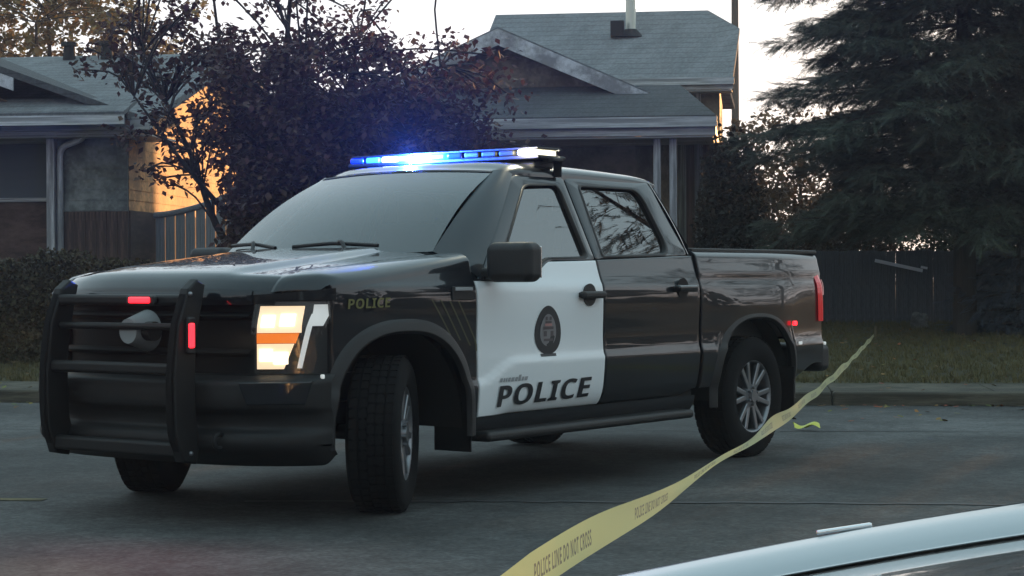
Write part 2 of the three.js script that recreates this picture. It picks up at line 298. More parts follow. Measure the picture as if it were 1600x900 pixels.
  // doors
  const belt1 = (x) => x > -1.12 ? 1.185 : x > -1.37 ? lerp(1.185, 1.292, sstep(-1.12, -1.37, x)) : 1.292 + (-1.37 - x) * 0.02;
  const belt2 = (x) => 1.305 + (-1.86 - x) * 0.03;
  const zg = (y) => { const t = (y - 1.29) / 0.52; return 0.932 - 0.235 * t + 0.018 * Math.sin(Math.PI * clamp(t)); };
  const resample = (pts, n) => { const c = [...pts, pts[0]], L = [0]; for (let i = 1; i < c.length; i++) L.push(L[i - 1] + Math.hypot(c[i][0] - c[i - 1][0], c[i][1] - c[i - 1][1])); const out = []; let k = 0; for (let i = 0; i < n; i++) { const d = L[L.length - 1] * i / n; while (L[k + 1] < d) k++; const t = (d - L[k]) / (L[k + 1] - L[k]); out.push([lerp(c[k][0], c[k + 1][0], t), lerp(c[k][1], c[k + 1][1], t)]); } return out; };
  const roundPoly = (pts, rads) => { const out = [], n = pts.length; for (let i = 0; i < n; i++) { const p = pts[i], a = pts[(i + n - 1) % n], b = pts[(i + 1) % n], r = rads[i]; const da = Math.hypot(a[0] - p[0], a[1] - p[1]), db = Math.hypot(b[0] - p[0], b[1] - p[1]), A = [lerp(p[0], a[0], r / da), lerp(p[1], a[1], r / da)], B = [lerp(p[0], b[0], r / db), lerp(p[1], b[1], r / db)]; for (let k = 0; k <= 6; k++) { const t = k / 6; out.push([(1 - t) * (1 - t) * A[0] + 2 * t * (1 - t) * p[0] + t * t * B[0], (1 - t) * (1 - t) * A[1] + 2 * t * (1 - t) * p[1] + t * t * B[1]]); } } return out; };
  function sheet(pts, off, s) { const g = new THREE.ShapeGeometry(new THREE.Shape(pts.map((p) => new THREE.Vector2(p[0], p[1])))), p = g.attributes.position; for (let i = 0; i < p.count; i++) { const x = p.getX(i), y = p.getY(i); p.setXYZ(i, s * (zg(y) + off), y, x); } g.computeVertexNormals(); return g; }
  function ring(outer, inner, s, offO, offI, deep) {                   // frame between two loops of the same corner count, with an inner return
    const n = outer.length, us = lin(n), at = (l, u) => l[Math.round(u * n) % n];
    return [gridS(us, [0, 0.15, 0.85, 1], (u, v) => { const o = at(outer, u), i = at(inner, u), x = lerp(o[0], i[0], v), y = lerp(o[1], i[1], v); return [x, y, zg(y) + lerp(offO, offI, v) - (v === 0 || v === 1 ? 0.006 : 0)]; }, s),
      gridS(us, [0, 1], (u, v) => { const i = at(inner, u); return [i[0], i[1], zg(i[1]) + offI - 0.006 - v * deep]; }, s),
      gridS(us, [0, 1], (u, v) => { const i = at(outer, u); return [i[0], i[1], zg(i[1]) + offO - 0.006 - v * deep]; }, s)];
  }
  const inset = (pts, k, r) => roundPoly(pts, r);
  for (const s of both) {
    const xa = -0.625, xb = -1.846;
    const d1 = obj('front_door', panel(1.22, 0.82, 40, 36, (u, v) => { const x = lerp(xa, xb, u), y = lerp(0.452, belt1(x), v); return [x, y, zs(x, y)]; }, s, 0.008, 0.04), M.white, truck);
    const xc = -1.857, xd = -2.935;
    const d2 = obj('rear_door', panel(1.08, 0.85, 36, 36, (u, v) => { const x = lerp(xc, xd - 0.03 * v, u), y = lerp(0.452 + 0.04 * sstep(0.8, 1, u), belt2(x), v); return [x, y, zs(x, y)]; }, s, 0.008, 0.04), M.black, truck);
    // window frames and glass
    const o1 = [[-0.66, 1.19], [-1.13, 1.19], [-1.37, 1.296], [-1.846, 1.305], [-1.835, 1.80], [-1.32, 1.792]], i1 = [[-0.83, 1.205], [-1.12, 1.205], [-1.36, 1.312], [-1.775, 1.32], [-1.745, 1.752], [-1.385, 1.735]];
    const R1 = [0.01, 0.03, 0.05, 0.02, 0.03, 0.05], R1i = [0.03, 0.03, 0.05, 0.035, 0.05, 0.06];
    obj('window_frame', ring(roundPoly(o1, R1), roundPoly(i1, R1i), s, 0, 0, 0.02), M.black, d1);
    obj('window', sheet(roundPoly(i1, R1i), -0.022, s), M.glassSide, d1);
    const o2 = [[-1.856, 1.307], [-2.93, 1.34], [-2.80, 1.80], [-1.848, 1.80]], i2 = [[-1.935, 1.325], [-2.71, 1.345], [-2.63, 1.755], [-1.96, 1.752]];
    obj('window_frame', ring(roundPoly(o2, [0.02, 0.04, 0.04, 0.03]), roundPoly(i2, [0.04, 0.10, 0.09, 0.04]), s, 0, 0, 0.02), M.black, d2);
    obj('window', sheet(roundPoly(i2, [0.04, 0.10, 0.09, 0.04]), -0.022, s), M.glassSide, d2);
    // rubber trim round the glass
    obj('window_trim', ring(roundPoly(i2.map(([x, y]) => [lerp(x, -2.32, -0.03), lerp(y, 1.54, -0.05)]), [0.04, 0.10, 0.09, 0.04]), roundPoly(i2.map(([x, y]) => [lerp(x, -2.32, 0.02), lerp(y, 1.54, 0.03)]), [0.04, 0.10, 0.09, 0.04]), s, 0.004, 0.003, 0.02), M.blackPlastic, d2);
    obj('window_trim', ring(roundPoly(i1.map(([x, y]) => [lerp(x, -1.45, -0.03), lerp(y, 1.5, -0.03)]), R1i), roundPoly(i1.map(([x, y]) => [lerp(x, -1.45, 0.02), lerp(y, 1.5, 0.03)]), R1i), s, 0.004, 0.003, 0.02), M.blackPlastic, d1);
    // handles: cup and strap
    for (const [d, hx, hy, mm] of [[d1, -1.69, 1.10, M.blackPlastic], [d2, -2.74, 1.13, M.black]]) {
      obj('handle', [rbox(0.05, 0.042, 0.23, 0.016, s * (zs(hx, hy) + 0.03), hy, hx), rbox(0.05, 0.03, 0.03, 0.008, s * (zs(hx, hy) + 0.01), hy, hx + 0.09), rbox(0.05, 0.03, 0.03, 0.008, s * (zs(hx, hy) + 0.01), hy, hx - 0.09), new THREE.CylinderGeometry(0.062, 0.066, 0.012, 24).rotateZ(Math.PI / 2).translate(s * (zs(hx, hy) + 0.002), hy, hx)], mm, d);
    }
    // mirror
    const mir = obj('mirror', [rbox(0.30, 0.215, 0.15, 0.05, s * 1.135, 1.285, -0.75, 4), rbox(0.14, 0.06, 0.09, 0.02, s * 0.97, 1.225, -0.74)], M.blackPlastic, truck);
    obj('mirror_glass', rbox(0.25, 0.17, 0.01, 0.004, s * 1.135, 1.285, -0.829), M.chrome, mir);
    // A pillar and rear pillar skins
    const aE1 = (t) => [lerp(-0.50, -1.225, t), lerp(1.345, 1.818, t) + 0.02 * Math.sin(3.14 * t), lerp(0.775, 0.635, t)], aE2 = (t) => [lerp(-0.655, -1.325, t), lerp(1.20, 1.798, t) + 0.012 * Math.sin(3.14 * t), 0];
    obj('pillar', grid(20, 8, (u, v) => { const a = aE1(u), b = aE2(u); b[2] = zg(b[1]) + 0.001; const k = Math.sin(v * Math.PI) * 0.018; return [lerp(a[0], b[0], v) + k * 0.6, lerp(a[1], b[1], v) + k * 0.6, lerp(a[2], b[2], v) + k]; }, s), M.black, truck);
    obj('pillar', grid(12, 8, (u, v) => { const y = lerp(1.345, 1.80, u), x0 = lerp(-2.925, -2.795, u), a = v * Math.PI / 2, zz = zg(y); return [x0 - 0.055 * Math.sin(a), y, zz - 0.055 * (1 - Math.cos(a))]; }, s), M.black, truck);
    // rocker, step bar
    obj('rocker', grid(30, 6, (u, v) => [lerp(-0.6, -2.95, u), lerp(0.45, 0.33, v), 0.945 - 0.06 * v * v], s), M.black, truck);
    obj('running_board', [rbox(0.15, 0.055, 2.15, 0.024, s * 0.965, 0.345, -1.72, 3), ...[-0.9, -1.7, -2.5].map((x) => rod([s * 0.7, 0.42, x], [s * 0.95, 0.345, x], 0.02))], M.blackPlastic, truck);
    // mud flaps
    for (const x of [-4.20]) obj('mud_flap', rbox(0.27, 0.36, 0.012, 0.005, s * 0.86, 0.40, x), M.rubber, truck);
    obj('mud_flap', rbox(0.25, 0.26, 0.012, 0.005, s * 0.86, 0.40, -0.56), M.rubber, truck);
  }
  const doorL = truck.children.find((c) => c.name === 'front_door');
  sideText('POLICE', -0.785, 0.495, 0.90, 0.118, 0.012, 0.018, M.print, doorL, 0.007);
  { // small word above, too faint to read: a row of slanted strokes
    const r = rng(5), bits = []; let x = -0.80; while (x > -1.06) { const w = 0.012 + r() * 0.018, h = 0.022 + (r() < 0.2 ? 0.012 : 0); const xx = x; bits.push(grid(1, 1, (u, v) => { const X = xx - u * w - v * 0.008, Y = 0.632 + v * h; return [X, Y, zs(X, Y) + 0.003]; })); x -= w + 0.007; }
    obj('faint_lettering', bits, M.grey, doorL);
    // crest: dark egg-shaped ring, grey field, small crown
    const egg = (k, kx = 1) => { const p = []; for (let i = 0; i < 40; i++) { const a = i / 40 * 2 * Math.PI, t = Math.sin(a); p.push([-1.275 + Math.cos(a) * 0.128 * k * kx * (1 - 0.16 * t), 0.905 + t * 0.138 * k]); } return p; };
    const flat = (pts, off) => { const g = new THREE.ShapeGeometry(new THREE.Shape(pts.map((p) => new THREE.Vector2(...p)))), p = g.attributes.position; for (let i = 0; i < p.count; i++) { const X = p.getX(i), Y = p.getY(i); p.setXYZ(i, zs(X, Y) + off, Y, X); } g.computeVertexNormals(); return g; };
    const crest = obj('crest', flat(egg(1), 0.0025), M.print, doorL);
    const q = (x, y, w, h, off) => grid(2, 2, (u, v) => { const X = -1.275 + x - (u - 0.5) * w, Y = 0.905 + y + (v - 0.5) * h; return [X, Y, zs(X, Y) + off]; });
    obj('crest_border', [q(0, -0.140, 0.15, 0.016, 0.0027)], M.print, doorL);
    obj('crest_field', [flat(egg(0.66, 0.92), 0.0045)], std(0.17, 0.16, 0.165, 0.5), doorL);
    obj('crest_charge', [q(0, 0.045, 0.06, 0.012, 0.0065), q(0.0, 0.012, 0.10, 0.016, 0.0065), q(0.03, -0.02, 0.03, 0.03, 0.0065), q(-0.035, -0.02, 0.03, 0.03, 0.0065), q(0, -0.055, 0.09, 0.014, 0.0065), q(-0.02, 0.066, 0.02, 0.02, 0.0065), q(0.02, 0.066, 0.02, 0.02, 0.0065)], std(0.07, 0.055, 0.06, 0.5), doorL);
    obj('crest_ribbon', [q(0, 0.03, 0.07, 0.014, 0.0068)], std(0.35, 0.17, 0.16, 0.5), doorL);
  }
  // roof
  {
    const Hh = interp([[-2.90, 0.035], [-2.80, 0.075], [-2.5, 0.095], [-2.0, 0.110], [-1.5, 0.110], [-1.35, 0.101], [-1.25, 0.088], [-1.21, 0.074], [-1.185, 0.052]]);
    obj('roof', gridS(lin(40), lin(36), (u, v) => { const a = v * Math.PI, c = Math.cos(a), sn = Math.sin(a), z = 0.705 * Math.sign(c) * Math.pow(Math.abs(c), 0.42), q = clamp(Math.abs(z) / 0.645), xf = -1.216 + 0.045 * (1 - q * q), x = lerp(xf, -2.885, u), Wd = 1 - 0.017 * sstep(-2.6, -2.9, x) - 0.045 * sstep(-1.5, -1.2, x); const yr = 1.778 + Hh(x) * Math.pow(sn, 0.55), yg = 1.815 + 0.022 * (1 - q * q) - (1.812 - 1.778) * sstep(0.645, 0.705, Math.abs(z)); return [x, lerp(yg, yr, sstep(0, 0.09, u)), z * Wd]; }), M.black, truck);
    obj('roof_lining', grid(6, 6, (u, v) => [lerp(-1.24, -2.86, u), 1.782, lerp(-0.68, 0.68, v)]), M.seat, truck);
    // windscreen
    const wb = (q) => [-0.50 + 0.20 * (1 - q * q) - 0.0, 1.345 - 0.02 * (1 - q * q), q * 0.775], wt = (q) => [-1.22 + 0.045 * (1 - q * q), 1.812 + 0.022 * (1 - q * q), q * 0.645];
    const ws = obj('windscreen', grid(24, 24, (u, v) => { const q = v * 2 - 1, a = wb(q), b = wt(q), k = 0.035 * Math.sin(Math.PI * u); return [lerp(a[0], b[0], u) + k * 0.55, lerp(a[1], b[1], u) + k, lerp(a[2], b[2], u)]; }), M.glassWind, truck);
    obj('windscreen_border', [grid(24, 2, (u, v) => { const q = u * 2 - 1, a = wb(q), b = wt(q), t = 0.972 + v * 0.028, k = 0.035 * Math.sin(Math.PI * t) + 0.003; return [lerp(a[0], b[0], t) + k * 0.55, lerp(a[1], b[1], t) + k, lerp(a[2], b[2], t)]; })], M.blackPlastic, ws);
    obj('cowl', grid(24, 3, (u, v) => { const q = u * 2 - 1, a = wb(q); return [a[0] + 0.05 - v * 0.09, a[1] - 0.012 + 0.006 * v, a[2]]; }), M.blackPlastic, truck);
    // wipers lying at the base of the glass
    for (const [q0, q1, qa] of [[0.62, -0.12, 0.30], [-0.30, -0.95, -0.62]]) {
      const at = (q, t, l) => { const a = wb(q), b = wt(q), k = 0.035 * Math.sin(Math.PI * t) + l; return [lerp(a[2], b[2], t), lerp(a[1], b[1], t) + k, lerp(a[0], b[0], t) + k * 0.55]; };
      obj('wiper', [tube([at(q0, 0.045, 0.02), at((q0 + q1) / 2, 0.075, 0.022), at(q1, 0.055, 0.02)], 0.011, 16, 6), tube([at(qa + 0.12, -0.02, 0.03), at(qa + 0.05, 0.05, 0.04), at(qa, 0.075, 0.03)], 0.012, 8, 6)], M.blackPlastic, truck);
    }
    // back of the cab
    obj('cab_back', [grid(1, 6, (u, v) => [lerp(-2.98, -2.95, v), lerp(0.6, 1.40, v), lerp(-0.9, 0.9, u)]), ...[-1, 1].map((k) => grid(1, 4, (u, v) => [lerp(-2.95, -2.86, v), lerp(1.40, 1.80, v), k * lerp(lerp(0.62, 0.52, v), lerp(0.90, 0.68, v), u)]))], M.black, truck);
    obj('rear_window', grid(2, 4, (u, v) => [lerp(-2.95, -2.86, v), lerp(1.40, 1.80, v), lerp(-lerp(0.62, 0.52, v), lerp(0.62, 0.52, v), u)]), M.glassSide, truck);
    // antenna fin
    obj('antenna', [rod([-0.25, 1.88, -2.55], [-0.25, 1.99, -2.6], 0.02, 0.008), rod([-0.25, 1.87, -2.55], [-0.25, 1.89, -2.55], 0.05, 0.035, 16)], M.blackPlastic, truck);
  }
  // interior
  {
    const seats = (x, zz, w) => [rbox(w, 0.16, 0.5, 0.05, zz, 0.86, x), rbox(w, 0.66, 0.15, 0.05, 0, 0, 0).rotateX(-0.22).translate(zz, 1.22, x - 0.29), rbox(0.26, 0.19, 0.10, 0.04, zz, 1.62, x - 0.38)];
    obj('seat', seats(-1.42, 0.40, 0.54), M.seat, truck); obj('seat', seats(-1.42, -0.40, 0.54), M.seat, truck);
    obj('rear_bench', [...seats(-2.36, 0.42, 0.6), ...seats(-2.36, -0.42, 0.6)], M.seat, truck);
    obj('dashboard', [rbox(1.56, 0.26, 0.42, 0.08, 0, 1.20, -0.66), rbox(1.5, 0.5, 0.2, 0.05, 0, 0.95, -0.6), rbox(0.3, 0.45, 0.7, 0.04, 0, 0.85, -1.2)], M.seat, truck);
    obj('steering_wheel', [new THREE.TorusGeometry(0.185, 0.016, 10, 32).rotateX(-0.35).translate(0.40, 1.20, -1.0), rod([0.40, 1.2, -0.99], [0.40, 1.12, -0.8], 0.03), rbox(0.34, 0.05, 0.03, 0.01, 0.40, 1.2, -1.0)], M.blackPlastic, truck);
    obj('cab_floor', [box(-0.92, 0.92, 0.44, 0.48, -2.95, -0.62), box(-0.92, 0.92, 0.48, 1.1, -0.64, -0.6)], M.dark, truck);
  }
  // bed
  {
    const xa = -2.975, xb = -4.715;
    for (const s of both) obj('bed_side', panel(1.74, 0.9, 60, 40, (u, v) => { const x = lerp(xa, xb, u), lo = Math.max(0.49 + 0.1 * sstep(-4.2, -4.6, x), arch(AXR, 0.53, 0.53, x - AXR)), top = 1.372, ys = 1.31;
      if (v < 0.84) { const y = lerp(lo, ys, v / 0.84); const bulge = 0.02 * Math.exp(-Math.pow((x - AXR) / 0.55, 4)) * sstep(1.2, 1.0, y); return [x, y, zs(x, y) + bulge + (y > 1.16 ? 0.02 * sstep(1.16, 1.24, y) : 0)]; }
      const a = (v - 0.84) / 0.16 * Math.PI / 2, z0 = zs(x, ys) + 0.02; return [x, ys + (top - ys) * Math.sin(a), z0 - 0.075 * (1 - Math.cos(a))]; }, s, 0.008, 0.03), M.black, truck);
    for (const s of both) obj('bed_rail', rbox(0.09, 0.03, 1.73, 0.01, s * 0.865, 1.372, (xa + xb) / 2), M.blackPlastic, truck);
    obj('bed_lining', [box(-0.82, 0.82, 0.78, 0.82, xb, xa), box(-0.83, -0.80, 0.8, 1.36, xb, xa), box(0.80, 0.83, 0.8, 1.36, xb, xa), box(-0.84, 0.84, 0.7, 1.37, xa - 0.03, xa)], M.blackPlastic, truck);
    obj('tailgate', [rbox(1.62, 0.62, 0.06, 0.02, 0, 1.06, xb - 0.005, 3)], M.black, truck);
    for (const s of both) {
      const tl = obj('tail_light', grid(16, 12, (u, v) => { const a = u * 1.75, r = 0.07, y = lerp(0.885, 1.225, v); return [(-4.66 - 0.03 * (1 - v)) + (u < 0.25 ? 0.06 * (1 - u * 4) : -r * Math.sin((u - 0.25) / 0.75 * 1.57)), y, zs(-4.66, y) + 0.014 - (u < 0.25 ? 0 : r * (1 - Math.cos((u - 0.25) / 0.75 * 1.57)))]; }, s), M.red, truck);
      obj('reverse_lens', grid(4, 4, (u, v) => { const y = lerp(1.07, 1.18, v); return [-4.695 - u * 0.03, y, zs(-4.66, y) + 0.018 - u * 0.02]; }, s), M.headClear, tl);
      obj('side_marker', rbox(0.012, 0.03, 0.05, 0.005, s * (zs(-4.25, 0.88) + 0.034), 0.88, -4.19), M.redHot, truck);
      obj('reflector', rbox(0.012, 0.022, 0.045, 0.005, s * (zs(-4.3, 0.74) + 0.01), 0.74, -4.29), M.headClear, truck);
    }
    obj('rear_bumper', [rbox(1.86, 0.2, 0.17, 0.05, 0, 0.62, xb - 0.09, 3), rbox(0.5, 0.1, 0.14, 0.03, 0, 0.5, xb - 0.08)], M.blackPlastic, truck);
    obj('reflector', rbox(0.03, 0.025, 0.03, 0.008, 0.90, 0.72, xb - 0.12), M.headClear, truck); obj('reflector', rbox(0.03, 0.025, 0.03, 0.008, 0.86, 0.84, xb - 0.04), M.headClear, truck);
  }
  // nose: headlights, grille, bumper
  for (const s of both) {
    const hz = (w) => w, pt = (z, y, o) => [noseX(z) + o - 0.03 * sstep(0.95, 1.1, y), y, z + o * 0.3];
    const hl = obj('headlight', [grid(16, 8, (u, v) => pt(lerp(0.69, 0.955, u), lerp(0.735, 1.095, v), -0.03), s), grid(16, 1, (u, v) => pt(lerp(0.69, 0.955, u), 1.095, v ? 0.004 : -0.03), s), grid(16, 1, (u, v) => pt(lerp(0.69, 0.955, u), 0.735, v ? 0.004 : -0.03), s)], M.blackPlastic, truck);
    const patch = (z0, z1, y0, y1, o, tilt = 0) => grid(8, 4, (u, v) => { const z = lerp(z0, z1 - tilt * (1 - v), u); return pt(z, lerp(y0, y1, v), o); }, s);
    obj('lamp', patch(0.708, 0.868, 0.938, 1.068, -0.012, 0.0), M.headWarm, hl);
    obj('lamp', patch(0.708, 0.845, 0.762, 0.885, -0.012, 0.035), M.headWarm, hl);
    for (const [z, y] of [[0.75, 0.995], [0.82, 1.0], [0.745, 0.83], [0.80, 0.815]]) obj('bulb', patch(z - 0.026, z + 0.026, y - 0.03, y + 0.03, -0.008), M.headCore, hl);
    obj('indicator_lamp', patch(0.708, 0.862, 0.887, 0.936, -0.010, 0.012), M.headAmber, hl);
    obj('side_lamp', patch(0.895, 0.948, 0.97, 1.075, -0.008, 0.02), M.headClear, hl);
    obj('side_lamp', grid(2, 8, (u, v) => { const y = lerp(0.765, 1.03, v), z = lerp(0.855, 0.893, v) + u * 0.016; return pt(z, y, -0.006); }, s), M.headClear, hl);
    obj('headlight_cover', grid(16, 8, (u, v) => pt(lerp(0.69, 0.955 - 0.05 * (1 - v), u), lerp(0.738, 1.09, v), 0.006), s), M.clear, hl);
    // sheet below the headlight and behind to the fender
    obj('nose_panel', grid(20, 5, (u, v) => pt(lerp(0.66, 0.958, u), lerp(0.66, 0.735, v), 0.012), s), M.black, truck);
    obj('nose_panel', grid(20, 4, (u, v) => { const z = lerp(0.66, 0.958, u), y = lerp(1.095, hoodY(noseX(z)) - 0.072, v); return pt(z, y, -0.004 + 0.03 * sstep(0.95, 1.1, y)); }, s), M.black, truck);
    const L = new THREE.SpotLight(rgb(1, 0.78, 0.5), 5, 0, 0.6, 0.8); L.position.set(s * 0.79, 0.92, 0.86); L.target.position.set(s * 0.9, 0.2, 6); L.castShadow = true; truck.add(L, L.target);
  }
  obj('grille', [grid(30, 6, (u, v) => { const z = lerp(-0.67, 0.67, u); return [noseX(Math.abs(z)) - 0.06, lerp(0.60, 1.08, v), z]; }), ...[0.66, 0.84, 1.02].map((y) => grid(30, 3, (u, v) => { const z = lerp(-0.67, 0.67, u); return [noseX(Math.abs(z)) - 0.05 + 0.04 * Math.sin(v * 3.14), y - 0.02 + v * 0.04, z]; }))], M.grille, truck);
  {
    const plan = new THREE.CatmullRomCurve3([[0.985, 0.555], [0.965, 0.66], [0.89, 0.78], [0.75, 0.885], [0.6, 0.95], [0.4, 0.982], [0, 0.99], [-0.4, 0.982], [-0.6, 0.95], [-0.75, 0.885], [-0.89, 0.78], [-0.965, 0.66], [-0.985, 0.555]].map(([z, x]) => new THREE.Vector3(z, 0, x)));
    const vp = interp([[0, -0.10], [0.06, -0.015], [0.14, 0], [0.36, 0], [0.42, -0.03], [0.58, -0.04], [0.64, -0.005], [0.78, 0], [0.9, -0.05], [1, -0.13]]), vy = (v) => lerp(0.735, 0.29, v);
    obj('front_bumper', gridS(lin(70), lin(36), (u, v) => { const p = plan.getPoint(u), o = vp(v) * (1 - 0.6 * Math.pow(Math.abs(u * 2 - 1), 6)); return [p.z + o, vy(v) + 0.05 * sstep(0.8, 1, Math.abs(u * 2 - 1)) * (v > 0.8 ? 1 : 0), p.x * (1 + o * 0.15)]; }), M.steel, truck);
    // raised corner facets, tow hooks and a small white marker
    for (const s of both) {
      obj('bumper_corner', panel(0.42, 0.1, 14, 6, (u, v) => { const m = (1 - v) * 0.022, p = plan.getPoint(lerp(0.085 + m, 0.275 - m, u)), k = 0.05 + 0.06 * u; return [p.z + 0.012, lerp(0.595, 0.705, v), p.x + 0.012 * k]; }, s, 0.006, 0.02, [-1, 0, -0.2]), M.black, truck);
      obj('tow_hook', new THREE.TorusGeometry(0.035, 0.012, 8, 16).rotateY(Math.PI / 2).translate(s * 0.62, 0.42, 0.955), M.steel, truck);
      obj('marker', rbox(0.016, 0.022, 0.02, 0.005, s * 0.968, 0.725, 0.60), M.headClear, truck);
    }
    obj('bumper_top', grid(60, 3, (u, v) => { const p = plan.getPoint(u); return [p.z - 0.10 - v * 0.14, 0.735 + 0.002, p.x * (0.985 - v * 0.03)]; }), M.blackPlastic, truck);
    //
  }
  // push bumper
  {
    const shape = new THREE.Shape(); // in (forward, up)
    const P = [[0.985, 0.315], [1.06, 0.33], [1.105, 0.45], [1.115, 0.72], [1.085, 0.98], [1.02, 1.15], [0.965, 1.19], [0.925, 1.17], [0.95, 1.06], [0.985, 0.9], [0.995, 0.7], [0.985, 0.5], [0.96, 0.42]];
    P.forEach(([a, b], i) => (i ? shape.lineTo(a, b) : shape.moveTo(a, b)));
    const up = () => new THREE.ExtrudeGeometry(shape, { depth: 0.045, bevelEnabled: true, bevelSize: 0.009, bevelThickness: 0.009, bevelSegments: 2 }).rotateY(-Math.PI / 2);
    const pb = obj('push_bumper', [rbox(0.93, 0.075, 0.05, 0.02, 0, 0.375, 1.05, 3), rbox(0.93, 0.06, 0.05, 0.02, 0, 0.765, 1.075, 3), rbox(0.93, 0.055, 0.05, 0.02, 0, 1.10, 1.02, 3), rod([-0.44, 0.97, 1.03], [0.44, 0.97, 1.03], 0.018), rbox(0.8, 0.02, 0.2, 0.008, 0, 0.36, 0.95)], M.steel, truck);
    for (const z of [-0.46, 0.46]) { obj('upright', up().translate(z + 0.0225, 0, 0), M.steel, pb); obj('rubber_strip', [grid(1, 16, (u, v) => [interp([[0.36, 1.08], [0.45, 1.121], [0.72, 1.131], [0.98, 1.099], [1.14, 1.035]])(lerp(0.37, 1.13, v)), lerp(0.37, 1.13, v), z - 0.02 + u * 0.04])], M.rubber, pb); }
    for (const z of [-0.46, 0.46]) for (const y of [0.36, 1.13]) obj('bolt', new THREE.SphereGeometry(0.012, 10, 8).translate(z + Math.sign(z) * 0.034, y, 1.02), M.alloy, pb);
    // flashing red lights
    const h1 = obj('red_light', rbox(0.20, 0.045, 0.03, 0.012, 0.20, 1.10, 1.062), M.blackPlastic, pb); obj('red_lens', rbox(0.15, 0.03, 0.02, 0.008, 0.20, 1.10, 1.075), M.redHot, pb);
    obj('red_light', rbox(0.03, 0.18, 0.05, 0.012, 0.505, 0.93, 1.03), M.blackPlastic, pb); obj('red_lens', rbox(0.02, 0.12, 0.034, 0.008, 0.518, 0.93, 1.036), M.redHot, pb);
    for (const [x, y, z, I] of [[0.20, 1.10, 1.10, 1.0], [0.535, 0.93, 1.06, 0.5]]) { const L = new THREE.SpotLight(rgb(1, 0.04, 0.07), I, 0, 1.35, 0.6); L.position.set(x, y, z); L.target.position.set(x + (x > 0.4 ? 2.5 : 0.6), y - 0.1, z + 3); L.castShadow = true; truck.add(L, L.target); }
    // siren horn behind the bars
    obj('siren_speaker', [new THREE.CylinderGeometry(0.062, 0.105, 0.13, 28, 1, false).rotateX(-Math.PI / 2).rotateX(Math.PI).translate(0.06, 0.945, 0.96), rbox(0.05, 0.05, 0.14, 0.015, 0.03, 0.945, 0.90)], std(0.22, 0.23, 0.235, 0.5), truck);
    obj('siren_grille', [new THREE.CylinderGeometry(0.048, 0.048, 0.05, 20).rotateZ(Math.PI / 2).translate(0.165, 0.945, 0.965)], M.blackPlastic, truck);
  }
  // roof light bar
  {
    const x = -1.68, lb = obj('light_bar', [rbox(1.48, 0.024, 0.28, 0.01, 0, 1.908, x, 3), rbox(1.44, 0.012, 0.25, 0.005, 0, 1.962, x, 3), ...[-0.62, 0.62].map((z) => rbox(0.12, 0.05, 0.2, 0.015, z, 1.87, x))], M.blackPlastic, truck);
    const mods = [[-0.66, M.blueLens], [-0.53, M.blueHot], [-0.40, M.whiteHot], [-0.27, M.cyanHot], [-0.14, M.whiteHot], [-0.01, M.cyanHot], [0.12, M.blueLens], [0.25, M.blackPlastic], [0.38, M.blackPlastic], [0.51, M.blackPlastic], [0.645, M.lampWarm]];
    for (const [z, m] of mods) obj('light_module', rbox(0.112, 0.036, 0.25, 0.012, z - 0.02, 1.938, x, 3), m, lb);
    obj('foot', [rbox(0.10, 0.025, 0.10, 0.01, 0.72, 1.895, x - 0.02), bar([0.74, 1.90, x - 0.05], [0.71, 1.80, x - 0.09], 0.05, 0.012)], M.blackPlastic, lb); obj('foot', bar([-0.74, 1.90, x - 0.05], [-0.71, 1.80, x - 0.09], 0.05, 0.012), M.blackPlastic, lb);
    for (const [z, I, c] of [[-0.20, 40, rgb(0.03, 0.12, 1)], [0.645, 0.6, rgb(1, 0.9, 0.65)]]) for (const k of [1, -1]) { const L = new THREE.PointLight(c, I * (k > 0 ? 1.0 : 0.22)); L.position.set(z, 1.955, x + k * 0.20); L.castShadow = true; truck.add(L); }
  }
  // wheels
  {
    const R = 0.40, w = 0.275, prof2 = [[0.235, -0.11], [0.25, -0.128], [0.31, -0.138], [0.36, -0.134], [0.385, -0.118], [0.398, -0.10]];
    const grooves = []; for (const g of [-0.062, -0.02, 0.022, 0.064]) grooves.push([0.400, g - 0.007], [0.388, g - 0.005], [0.388, g + 0.005], [0.400, g + 0.007]);
    const pts = [...prof2, ...grooves, ...prof2.map(([r, y]) => [r, -y]).reverse()].map(([r, y]) => new THREE.Vector2(r, y));
    const tyre = new THREE.LatheGeometry(pts, 64).rotateZ(Math.PI / 2);
    const blocks = []; for (let k = 0; k < 48; k++) for (const z of [-0.092, -0.041, 0.001, 0.043, 0.092]) { const a = (k + (z > 0 ? 0.5 : 0)) / 48 * 2 * Math.PI; blocks.push(new THREE.BoxGeometry(0.036, 0.006, 0.040).translate(z, 0.399, 0).rotateX(a)); }
    const tyreG = merge([tyre, ...blocks]);
    const barrel = new THREE.LatheGeometry([[0.236, -0.11], [0.236, 0.085], [0.243, 0.10], [0.250, 0.112], [0.243, 0.118], [0.230, 0.11], [0.222, 0.09], [0.215, 0.02], [0.215, -0.1]].map(([r, y]) => new THREE.Vector2(r, y)), 48).rotateZ(-Math.PI / 2);
    const spokes = []; // left-side wheel: outside is +x
    for (let k = 0; k < 6; k++) for (const d of [-1, 1]) {
      const a = k * Math.PI / 3 + d * 0.20, b = k * Math.PI / 3 + d * 0.10;
      spokes.push(bar([0.088, Math.cos(b) * 0.05, Math.sin(b) * 0.05], [0.098, Math.cos(a) * 0.235, Math.sin(a) * 0.235], 0.036, 0.03, new THREE.Vector3(1, 0, 0), 0.008));
    }
    const hub = [new THREE.CylinderGeometry(0.075, 0.085, 0.04, 28).rotateZ(Math.PI / 2 * -1).translate(0.085, 0, 0), new THREE.CylinderGeometry(0.04, 0.045, 0.03, 24).rotateZ(-Math.PI / 2).translate(0.11, 0, 0)];
